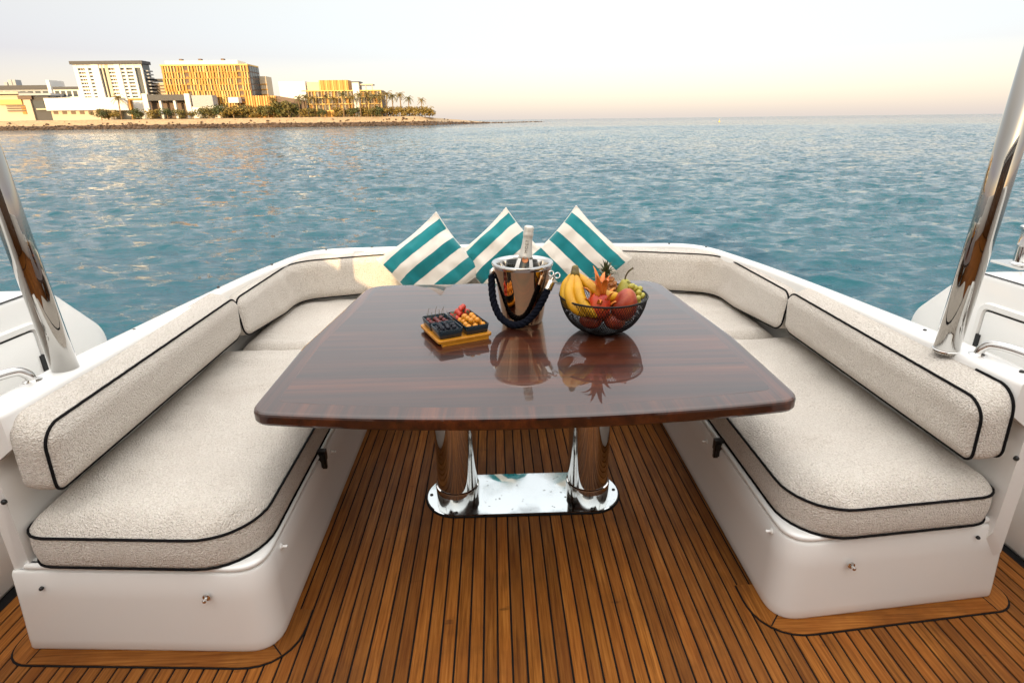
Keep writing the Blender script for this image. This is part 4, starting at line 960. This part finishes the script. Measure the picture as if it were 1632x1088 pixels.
def build_shore():
    top = []; secs = []
    P = catmull([(x, y, 0) for x, y in WL], 6); k = len(P)
    X690 = fx(690, 446)
    for i, p in enumerate(P):
        t = (P[min(k - 1, i + 1)] - P[max(0, i - 1)]).normalized(); inn = Vector((-t.y, t.x, 0))
        f = 1.0 if p.x < X690 else max(0.10, 1 - (p.x - X690)/60)
        h = lambda s_: f*s_
        prof = [(-6, SEA - 1.5), (0, SEA - 0.1), (4.0, SEA + 2.6*f), (5.5, SEA + 3.1*f), (12, SEA + (GZ - SEA - 0.2)*f), (16, SEA + (GZ - SEA)*f), (30, SEA + (GZ - SEA + 0.1)*f), (260*f*f + 34, SEA + (GZ - SEA + 0.4)*f)]
        if f < 1: prof = prof[:-1] + [(34 + 6*f, SEA - 1.0)]; prof[-2] = (22, SEA + (GZ - SEA)*f*0.7)
        secs.append([(p.x + inn.x*d + 0, p.y + inn.y*d, z + 0.25*nz(p.x*0.2, d*0.4, 1.0)*min(1, max(0, d))*f) for d, z in prof])
    mb = MB()
    for i in range(k - 1):
        a, b = secs[i], secs[i + 1]
        for j in range(len(a) - 1): mb.add([a[j], b[j], b[j + 1], a[j + 1]], [(0, 1, 2, 3)], 1 if j < 2 else 0)
    o = mb.build('shore_terrain', [M['sand'], M['rock']], None, True); tag(o, kind='structure')
    # boulders of the revetment: far too many and too small to pick apart
    rk = MB(); random.seed(5)
    ico = [(0, 0, 1), (0.89, 0, 0.45), (0.28, 0.85, 0.45), (-0.72, 0.53, 0.45), (-0.72, -0.53, 0.45), (0.28, -0.85, 0.45), (0.72, 0.53, -0.45), (-0.28, 0.85, -0.45), (-0.89, 0, -0.45), (-0.28, -0.85, -0.45), (0.72, -0.53, -0.45), (0, 0, -1)]
    icf = [(0, 1, 2), (0, 2, 3), (0, 3, 4), (0, 4, 5), (0, 5, 1), (1, 6, 2), (2, 7, 3), (3, 8, 4), (4, 9, 5), (5, 10, 1), (6, 7, 2), (7, 8, 3), (8, 9, 4), (9, 10, 5), (10, 6, 1), (11, 7, 6), (11, 8, 7), (11, 9, 8), (11, 10, 9), (11, 6, 10)]
    for i in range(k - 1):
        p, q = P[i], P[i + 1]; L = (q - p).length
        if p.x < fx(-60): continue
        t = (q - p).normalized(); inn = Vector((-t.y, t.x, 0))
        f = 1.0 if p.x < X690 else max(0.16, 1 - (p.x - X690)/60)
        for _ in range(int(L*(4.0 if p.x < X690 else 1.0))):
            d = random.uniform(-0.8, 4.2) if random.random() < 0.94 else random.uniform(4.2, 8); c_ = p + t*random.uniform(0, L) + inn*d
            s_ = random.uniform(0.3, 1.0)*(0.7 + 0.3*f); z = SEA + max(0, d)*0.62*f + random.uniform(-0.1, 0.35); an = random.random()*6.28
            ca, sa = cos(an), sin(an); sx, sy, sz = s_*random.uniform(0.8, 1.4), s_*random.uniform(0.7, 1.2), s_*random.uniform(0.5, 0.9)
            rk.add([(c_.x + ca*x*sx - sa*y*sy, c_.y + sa*x*sx + ca*y*sy, z + zz*sz) for x, y, zz in ico], icf)
    tag(rk.build('shore_rocks', M['rock']), 'dark boulders of the sea wall along the far shore', 'rocks', kind='stuff')
    gs = MB(); x0, x1 = fx(150), fx(690, 446)
    gs.add([(x0, SHY + 14, GZ + 0.25), (x1, SHY + 28, GZ + 0.25), (x1 - 4, SHY + 60, GZ + 0.9), (x0, SHY + 60, GZ + 0.9)], [(0, 1, 2, 3)])
    tag(gs.build('lawn', M['grass']), kind='structure')
build_shore()

simple('b_white', (0.70, 0.68, 0.64), 0.8); simple('b_cream', (0.50, 0.42, 0.31), 0.8); simple('b_gold', (0.46, 0.22, 0.025), 0.55); simple('b_gold_pale', (0.62, 0.40, 0.12), 0.6)
simple('b_dark', (0.05, 0.05, 0.055), 0.6); simple('b_brown', (0.14, 0.095, 0.07), 0.7); simple('b_grey', (0.34, 0.35, 0.36), 0.7); simple('b_glass', (0.045, 0.06, 0.075), 0.12); simple('b_orange', (0.45, 0.22, 0.05), 0.7)
def building(name, label, Y): 
    return thing(name, (0, Y, GZ), label, 'building', 'buildings on the far shore')
def bx(root, name, m_, px0, px1, py_top, py_bot, Y, dep=14.0, dy=0.0, ref=None):
    """one box of a building, surveyed from photo columns and rows at distance Y"""
    xa, xb = at(px0, ref or (py_top + py_bot)/2, Y).x, at(px1, ref or (py_top + py_bot)/2, Y).x
    z0 = GZ - 0.5 if py_bot >= 184 else at((px0 + px1)/2, py_bot, Y).z; z1 = at((px0 + px1)/2, py_top, Y).z
    return MB().box(xa, xb, Y + dy, Y + dy + dep, z0, z1).build(name, M[m_], root), (xa, xb, z0, z1)
_box_cache = {}
def pc(root, name, m_, x0, x1, y0, y1, z0, z1):
    """small repeated box: shares one unit-cube mesh per material, placed by location and scale"""
    if m_ not in _box_cache:
        mb = MB().box(-0.5, 0.5, -0.5, 0.5, -0.5, 0.5); me = bpy.data.meshes.new('panel_' + m_); me.from_pydata(mb.v, [], mb.f); me.materials.append(M[m_]); _box_cache[m_] = me
    o = bpy.data.objects.new(name, _box_cache[m_]); COL.objects.link(o); o.parent = root
    o.location = Vector(((x0 + x1)/2, (y0 + y1)/2, (z0 + z1)/2)) - Vector(root.location); o.scale = (abs(x1 - x0), abs(y1 - y0), abs(z1 - z0)); return o
# --- white hotel tower
def white_tower():
    Y = 470.0; r = building('hotel_tower', 'tall white hotel tower with dark roof edge left of the golden one', Y)
    _, (xa, xb, z0, z1) = bx(r, 'core', 'b_glass', 124, 232, 103, 186, Y, 9, ref=128)
    W_ = xb - xa; X = lambda t: xa + W_*t
    H = z1 - z0; nfl = 9; fh = (z1 - 13 - z0*0)/(nfl)
    zb = at(180, 158, Y).z; fl = [zb + (z1 - 2.2 - zb)*i/nfl for i in range(nfl + 1)]
    for t0, t1 in ((0.0, 0.055), (0.16, 0.205), (0.265, 0.37), (0.405, 0.425), (0.455, 0.50), (0.60, 0.68), (0.735, 0.765), (0.855, 0.89), (0.975, 1.0)):
        pc(r, 'pier', 'b_white' if t0 < 0.4 or t0 > 0.55 else 'b_cream', X(t0), X(t1), Y - 1.4 - (0.5 if t0 in (0.265, 0.60) else 0), Y + 0.1, z0, z1)
    pc(r, 'parapet', 'b_white', X(0), X(1), Y - 1.2, Y + 0.2, z1 - 2.4, z1 + 0.02)
    for i in range(nfl):
        for t0, t1 in ((0.055, 0.16), (0.205, 0.265), (0.50, 0.60), (0.68, 0.735), (0.765, 0.855)):
            pc(r, 'floor_slab', 'b_white', X(t0), X(t1), Y - 0.9, Y + 0.1, fl[i] - 0.35, fl[i] + 0.75)
        for t in (0.09, 0.125, 0.533, 0.567):
            pc(r, 'mullion', 'b_cream', X(t) - 0.25, X(t) + 0.25, Y - 0.5, Y + 0.1, fl[i] + 0.75, fl[i + 1] - 0.35)
    pc(r, 'roof_slab', 'b_dark', X(-0.03), X(1.03), Y - 2.5, Y + 9, z1 + 0.05, z1 + 2.2)
    pc(r, 'podium', 'b_white', X(0.0), X(1.0), Y - 3, Y + 0.05, z0, zb - 0.4)
    for i in range(nfl): pc(r, 'balcony', 'b_grey', xb, xb + 2.2, Y + 2, Y + 8.5, fl[i] - 0.2, fl[i] + 0.7)
white_tower()
# --- golden hotel tower
def gold_tower():
    Y = 462.0; r = building('hotel_tower', 'tall golden hotel tower clad in narrow vertical panels', Y)
    _, (xa, xb, z0, z1) = bx(r, 'core', 'b_brown', 262, 400, 105, 186, Y, 20, ref=135)
    W_ = xb - xa; zb = at(330, 184, Y).z; nfl = 8; random.seed(21); npan = 30
    for i in range(nfl):
        za, zc = zb + (z1 - zb)*i/nfl, zb + (z1 - zb)*(i + 1)/nfl; off = (0, 0.25)[i//2 % 2]
        for j in range(npan):
            if j in (8, 26) and i > 0:
                pc(r, 'balcony', 'b_orange', xa + W_*j/npan, xa + W_*(j + 1)/npan, Y - 0.5, Y + 0.1, za, za + 1.1); continue
            q = random.random(); u0 = (j + off + 0.06)/npan; u1 = u0 + (0.40 if q < 0.5 else 0.66)/npan
            if u1 > 1: continue
            pc(r, 'cladding_panel', 'b_gold_pale' if q < 0.55 else 'b_gold', xa + W_*u0, xa + W_*u1, Y - random.uniform(0.6, 1.3), Y + 0.05, za + 0.12, zc - 0.12)
        pc(r, 'floor_slab', 'b_gold', xa, xb, Y - 0.95, Y + 0.04, za - 0.2, za + 0.11)
        for j in range(4): pc(r, 'side_window', 'b_glass', xb - 0.05, xb + 0.12, Y + 1.5 + j*4.6, Y + 5.4 + j*4.6, za + 0.5, zc - 0.4)
    pc(r, 'roof_house', 'b_white', xa + W_*0.05, xb - W_*0.12, Y + 1, Y + 16, z1 + 0.02, z1 + 3.4)
    pc(r, 'parapet', 'b_gold_pale', xa, xb, Y - 1.2, Y + 20, z1 - 0.1, z1 + 0.9)
    for t in (0.2, 0.42, 0.68): pc(r, 'roof_vent', 'b_brown', xa + W_*t, xa + W_*t + 2, Y + 3, Y + 6, z1 + 3.4, z1 + 4.8)
    pc(r, 'rear_wing', 'b_cream', xb + 0.2, xb + 5, Y + 18, Y + 30, z0, z1 - 6)
    for i in range(6): pc(r, 'wing_slab', 'b_gold', xb + 0.1, xb + 5.3, Y + 17.6, Y + 18.2, z0 + 6 + i*3.6, z0 + 6.6 + i*3.6)
gold_tower()
# --- low resort hotel on the right
def resort():
    Y = 458.0; r = building('resort_hotel', 'low cream resort hotel with golden penthouse behind the palms', Y)
    _, (xa, xb, z0, z1) = bx(r, 'core', 'b_brown', 483, 608, 145, 186, Y, 18, ref=160)
    W_ = xb - xa; fh = (z1 - GZ)/4.0
    bx(r, 'blank_block', 'b_white', 447, 489, 130, 186, Y, 18, -1.5, ref=150)
    for i in range(5): pc(r, 'floor_slab', 'b_gold_pale', xa, xb, Y - 1.5, Y + 0.05, GZ + fh*i - 0.3, GZ + fh*i + 0.35)
    nb_ = 24
    for j in range(nb_ + 1):
        x = xa + W_*j/nb_; wd = 0.75 if j % 4 == 0 else 0.4
        pc(r, 'pier', 'b_cream' if j % 2 else 'b_gold_pale', x - wd/2, x + wd/2, Y - 1.2, Y + 0.03, z0, z1)
    for i in range(4):
        for j in range(nb_):
            if (j*7 + i*3) % 5 < 3: pc(r, 'window', 'b_glass' if (j + i) % 3 else 'b_orange', xa + W_*(j + 0.25)/nb_, xa + W_*(j + 0.8)/nb_, Y - 0.25, Y + 0.02, GZ + fh*i + 0.5, GZ + fh*(i + 0.85))
    pc(r, 'stair_tower', 'b_white', xa + W_*0.655, xa + W_*0.735, Y - 2.2, Y + 8, z0, z1 + 5.4)
    pc(r, 'stair_roof', 'b_dark', xa + W_*0.645, xa + W_*0.75, Y - 2.6, Y + 9, z1 + 5.42, z1 + 6.0)
    g_, (ga, gb, gz0, gz1) = bx(r, 'penthouse', 'b_gold', 509, 555, 128, 144.5, Y, 12, -0.4, ref=136)
    for j in range(9): pc(r, 'penthouse_fin', 'b_orange' if j % 2 else 'b_gold_pale', ga + (gb - ga)*(j + 0.2)/9, ga + (gb - ga)*(j + 0.5)/9, Y - 0.9, Y - 0.3, gz0, gz1)
    bx(r, 'penthouse', 'b_cream', 489, 509, 131, 144.5, Y, 12, 0.3, ref=138)
    bx(r, 'pergola', 'b_cream', 566, 594, 134, 136, Y, 8, 0.5, ref=138)
    for px in (572, 582, 592): bx(r, 'pergola_post', 'b_cream', px, px + 1.2, 136, 145, Y, 0.5, 0.8, ref=138)
resort()
# --- lower buildings, left to right
def lows():
    Y = 478.0; r = building('glass_block', 'long low block with dark grey glass roof band at the far left', Y)
    bx(r, 'wall', 'b_grey', -40, 79, 143.5, 186, Y, 20, ref=145); bx(r, 'glass_band', 'b_dark', -40, 78.5, 136.5, 143.2, Y, 18, -0.6, ref=140)
    for a, b in ((2, 7), (9, 15), (16, 21)): bx(r, 'roof_house', 'b_grey', a, b, 127 if a > 8 else 131, 136.4, Y, 6, 2, ref=130)
    for q in range(7): bx(r, 'window', 'b_glass', -4 + q*12, 4 + q*12, 145.5, 150, Y, 0.3, -0.2, ref=145)
    bx(r, 'stair_fin', 'b_white', 79.5, 84.5, 128, 158, Y, 16, -2.0, ref=143)
    Y = 476.0; r = building('apartment_block', 'white apartment block with dark roof between stair fin and white tower', Y)
    bx(r, 'wall', 'b_white', 85, 127, 143, 186, Y, 16, ref=145); bx(r, 'roof_slab', 'b_dark', 84.6, 127.5, 138.5, 142.6, Y, 17, -0.8, ref=140)
    for q in range(4): bx(r, 'window', 'b_glass', 88 + q*9.5, 94.5 + q*9.5, 145, 154, Y, 0.4, -0.25, ref=147)
    Y = 462.0; r = building('beach_pavilion', 'brown pavilion with wide sloping roof at the left edge', Y)
    bx(r, 'wall', 'b_cream', -30, 38, 152, 186, Y, 12, ref=160); bx(r, 'roof_slab', 'b_cream', -34, 33, 146.5, 150.5, Y, 14, -2.5, ref=150)
    bx(r, 'roof_slab', 'b_grey', 33.4, 84, 149, 152.5, Y, 14, -2.4, ref=150); bx(r, 'upper_band', 'b_brown', 30, 52, 152.6, 158.5, Y, 4, -1.3, ref=155)
    bx(r, 'wall', 'b_dark', 40, 79, 154, 186, Y, 10, 0.4, ref=165); bx(r, 'pier', 'b_cream', 42, 52, 159, 186, Y, 3, -1.1, ref=168); bx(r, 'glass_front', 'b_glass', 54, 70, 161, 174, Y, 0.6, -0.1, ref=165)
    bx(r, 'awning', 'b_gold_pale', -2, 36, 159, 167, Y, 1.2, -1.2, ref=162); bx(r, 'counter', 'b_cream', 59, 78, 173, 175.4, Y, 1.6, -1.0, ref=173)
    for q, yy in enumerate((168.2, 172.0, 176)): bx(r, 'balcony_rail', 'b_brown', 12, 40, yy, yy + 1.7, Y, 0.8, -0.9, ref=172)
    bx(r, 'side_panel', 'b_orange', 35, 41, 168, 182, Y, 0.5, -0.5, ref=172)
    Y = 456.0; r = building('beach_club', 'long plain white low building in front of the white tower', Y)
    bx(r, 'upper_wall', 'b_white', 73, 186, 156, 176, Y, 14, -1.0, ref=166); bx(r, 'ground_floor', 'b_cream', 80, 182, 176.3, 186, Y, 10, 1.2, ref=180); bx(r, 'corner_block', 'b_white', 186.5, 206, 160, 176, Y, 8, -2.0, ref=166)
    for q in range(7): bx(r, 'opening', 'b_brown', 84 + q*14, 91 + q*14, 177, 182, Y, 0.5, 0.85, ref=180)
    Y = 452.0; r = building('entrance_portico', 'dark roofed portico on white pillars before the towers', Y)
    bx(r, 'roof_slab', 'b_dark', 229, 299, 151, 160.5, Y, 10, -0.5, ref=156); bx(r, 'back_wall', 'b_brown', 232, 298, 160.8, 186, Y, 1, 7, ref=170)
    for px, wd in ((228, 8), (253, 3.4), (276, 3.4), (295, 8)): bx(r, 'pillar', 'b_white', px + 2, px + 2 + wd, 149.5 if wd > 5 else 160.8, 186, Y, 2, -0.8, ref=168)
    bx(r, 'gate_frame', 'b_orange', 203, 229, 157, 160, Y, 3, 0.5, ref=160); bx(r, 'gate_frame', 'b_orange', 205, 208, 160.2, 186, Y, 3, 0.7, ref=170)
    Y = 449.0; r = building('garden_wall_block', 'pale grey blank block right of the dark portico', Y)
    bx(r, 'wall', 'b_grey', 306, 339, 152, 170, Y, 8, ref=160); bx(r, 'base', 'b_white', 306, 352, 170.2, 186, Y, 7, 0.5, ref=175); bx(r, 'annex', 'b_white', 362, 378, 155, 164, Y, 6, 2, ref=160)
    Y = 450.0; r = building('restaurant', 'low golden restaurant with dark mono-pitch roof behind bushes', Y)
    _, (xa, xb, z0, z1) = bx(r, 'wall', 'b_orange', 392, 441, 153, 186, Y, 10, ref=165)
    for q in range(12): bx(r, 'fin', 'b_gold_pale' if q % 3 else 'b_gold', 393 + q*4, 394.6 + q*4, 152.5, 172, Y, 0.8, -0.7, ref=162)
    xa2 = at(441, 160, Y).x; xb2 = at(484, 160, Y).x; za, zb = at(441, 153, Y).z, at(484, 160, Y).z
    MB().loft([[(xa2 + 0.05, y, z0), (xb2, y, z0), (xb2, y, zb), (xa2 + 0.05, y, za)] for y in (Y + 0.2, Y + 12)]).build('roofed_hall', M['b_brown'], r)
    Y = 480.0; r = building('balcony_block', 'grey balcony block between the white and golden towers', Y)
    bx(r, 'wall', 'b_cream', 234, 268, 132, 186, Y, 12, ref=140); bx(r, 'roof_slab', 'b_dark', 229, 266, 126, 129.5, Y, 12, -1, ref=130)
    for q in range(3): bx(r, 'balcony', 'b_brown', 236, 266, 136 + q*5, 137.6 + q*5, Y, 1.0, -0.8, ref=140)
    Y = 452.0; r = building('beach_kiosk', 'tiny yellow kiosk among the palms of the resort', Y)
    bx(r, 'wall', 'b_gold', 510, 532, 178, 186, Y, 4, ref=180); bx(r, 'roof_slab', 'b_gold_pale', 508, 534, 176.5, 178, Y, 5, -0.5, ref=178)
lows()
# --- plants
def leafmat(key, a, b): n = N(simple(key, a, 0.7)); g = n.noise(n.geo((0.9, 0.9, 0.9)), 1.0, 3); n.color(n.ramp(g, [(0.3, a), (0.7, b)])); return M[key]
leafmat('leaf_dark', (0.030, 0.042, 0.010), (0.070, 0.080, 0.018)); leafmat('leaf_olive', (0.075, 0.068, 0.014), (0.15, 0.12, 0.028)); leafmat('leaf_gold', (0.13, 0.095, 0.018), (0.24, 0.16, 0.03)); simple('bark', (0.22, 0.15, 0.085), 0.9)
def bush_crown(rx, rz, nleaf, seed):
    random.seed(seed); mb = MB()
    cl = [(random.gauss(0, 0.45)*rx, random.gauss(0, 0.4)*rx, rz*(0.25 + 0.75*random.random()), 0.35 + 0.35*random.random()) for _ in range(7)]
    for _ in range(nleaf):
        cx_, cy_, cz_, cr = random.choice(cl); d = Vector((random.gauss(0, 1), random.gauss(0, 1), random.gauss(0, 1))).normalized()*cr*rx*random.uniform(0.6, 1.05)
        c_ = Vector((cx_, cy_, cz_)) + Vector((d.x, d.y, d.z*0.7)); c_.z = max(0.1, c_.z); nrm = (d.normalized() + Vector((random.gauss(0, 0.5), random.gauss(0, 0.5), random.gauss(0, 0.5)))).normalized()
        a = nrm.orthogonal().normalized(); b = nrm.cross(a); s_ = random.uniform(0.16, 0.34)
        mb.add([c_ + a*s_, c_ + b*s_*0.6, c_ - a*s_, c_ - b*s_*0.6], [(0, 1, 2, 3)])
    return mb
def palm_parts(h, seed):
    random.seed(seed); tr = MB(); cr = MB(); lean = random.uniform(-0.5, 0.5)
    top = Vector((lean, 0, h)); tr.tube([(0, 0, -0.5), (lean*0.3, 0, h*0.5), top], [0.32, 0.22, 0.20], 7)
    for i in range(15):
        a = i*2.4; el = 1.15 - 1.7*(i/15); L = random.uniform(2.2, 3.0); P = []
        for j in range(6):
            t = j/5; P.append(top + Vector((cos(a)*L*t*cos(el*(1 - 0.3*t)), sin(a)*L*t*cos(el*(1 - 0.3*t)), L*t*sin(el) - 1.5*t*t)))
        for j in range(5):
            d = (P[j + 1] - P[j]); sd_ = d.cross(Vector((0, 0, 1))).normalized()
            for k in range(3):
                q = P[j] + d*(k/3)
                for s_ in (-1, 1):
                    w_ = 0.75*(1 - 0.5*j/5); tip = q + sd_*s_*w_ + d*0.5 + Vector((0, 0, -0.35)); cr.add([q, q + d*0.28, tip], [(0, 1, 2)])
    return tr, cr
PROTO = {}
def plant(kind, label, px, Y, h=None, cat='tree', py=None, sc=1.0):
    x = at(px, 180, Y).x; z = GZ + 0.3
    if kind not in PROTO:
        k, sd_ = kind.split(':'); sd_ = int(sd_)
        if k == 'palm': tr, cr = palm_parts(7.5, sd_); PROTO[kind] = ('palm_tree', [('trunk', tr, 'bark'), ('crown', cr, 'leaf_gold' if sd_ % 2 else 'leaf_olive')])
        else:
            cr = bush_crown(2.4, 2.6, 520, sd_); tr = MB().tube([(0, 0, -0.4), (0.1, 0, 0.8), (0.0, 0.1, 2.0)], [0.2, 0.15, 0.08], 6); PROTO[kind] = ('bush', [('trunk', tr, 'bark'), ('crown', cr, ('leaf_dark', 'leaf_olive', 'leaf_gold')[sd_ % 3])])
        PROTO[kind] = (PROTO[kind][0], PROTO[kind][1], None, [])
    nm, parts, _, meshes = PROTO[kind]; sc *= 1.8 if nm == 'palm_tree' else 2.35
    root = thing(nm, (x, Y, z), label, cat, ('palms' if nm == 'palm_tree' else 'bushes') + ' along the far shore'); root.rotation_euler.z = random.random()*6.28; root.scale = (sc, sc, sc)
    if not meshes:
        for a, mb, m_ in parts: o = mb.build(a, M[m_], root, a == 'trunk', local=True); meshes.append((a, o.data))
    else:
        for a, me in meshes: link(a, me, root, local=True)
ords = ['first', 'second', 'third', 'fourth', 'fifth', 'sixth', 'seventh', 'eighth', 'ninth', 'tenth', 'eleventh', 'twelfth', 'thirteenth', 'fourteenth', 'fifteenth', 'sixteenth', 'seventeenth', 'eighteenth', 'nineteenth', 'twentieth']
random.seed(3)
for i, (px, sc) in enumerate([(489, 1.0), (502, 0.95), (520, 1.0), (533, 0.9), (548, 1.1), (563, 0.95), (575, 1.05), (586, 1.1), (597, 1.0), (607, 1.0)]):
    plant('palm:%d' % (i % 4), 'palm before the resort hotel, %s from the left' % ords[i], px, 447 + (i*3) % 6, sc=sc)
for i, (px, sc) in enumerate([(617, 1.12), (627, 1.02), (640, 1.08), (652, 0.9), (672, 0.82)]):
    plant('palm:%d' % ((i + 1) % 4), 'palm standing clear against the sky right of the resort, %s from the left' % ords[i], px, 456 + i*2, sc=sc)
plant('palm:1', 'lone palm before the white beach club corner', 192, 446, sc=1.05); plant('palm:2', 'lone palm right of the golden restaurant', 478, 448, sc=0.95); plant('palm:3', 'palm before the left end of the golden restaurant', 436, 447, sc=0.9)
gb = [(160, .7), (171, .95), (180, .8), (214, .9), (224, .7), (243, .9), (266, .9), (286, .8), (304, .7), (322, .9), (332, 1.0), (342, .9), (351, 1.15), (362, 1.0), (372, 1.2), (383, 1.05), (395, 1.1), (407, .9), (417, 1.0)]
for i, (px, sc) in enumerate(gb): plant('bush:%d' % (i % 6), 'bush below the towers, %s from the left' % ords[i], px, 444 + (i*5) % 7, cat='bush', sc=sc)
gc = [(427, 1.1), (441, 1.0), (450, 1.4), (460, 1.5), (470, 1.2), (483, .8), (497, .8), (513, .7), (541, .9), (556, .8), (569, .8), (582, .9), (592, .8), (603, .9)]
for i, (px, sc) in enumerate(gc): plant('bush:%d' % ((i*2 + 1) % 6), 'bush below the resort hotel, %s from the left' % ords[i], px, 445 + (i*3) % 7, cat='bush', sc=sc)
gd = [(613, .95), (622, .9), (632, .95), (643, .9), (652, .95), (661, .9), (669, .9), (677, .9), (684, .8), (689, .6)]
for i, (px, sc) in enumerate(gd): plant('bush:%d' % ((i*3 + 2) % 6), 'bush at the point right of the resort, %s from the left' % ords[i], px, 456 + (i*3) % 7, cat='bush', sc=sc)
# --- yellow channel buoy far out
_p = at(1147, 188, 420); _o = thing('channel_buoy', (_p.x, 420, SEA), 'tiny yellow channel buoy near the horizon', 'buoy')
MB().lathe([(0.001, -0.3), (0.55, -0.3), (0.6, 0.2), (0.45, 0.4), (0.12, 0.5), (0.10, 1.3), (0.001, 1.35)], 14, (_p.x, 420, SEA)).build('float', mat('buoy_yellow', (0.75, 0.5, 0.03), 0.5), _o, True, 40)
MB().sphere((_p.x, 420, SEA + 1.55), 0.25, 10, 6).build('top_mark', mat('buoy_top', (0.6, 0.4, 0.03), 0.5), _o, True)
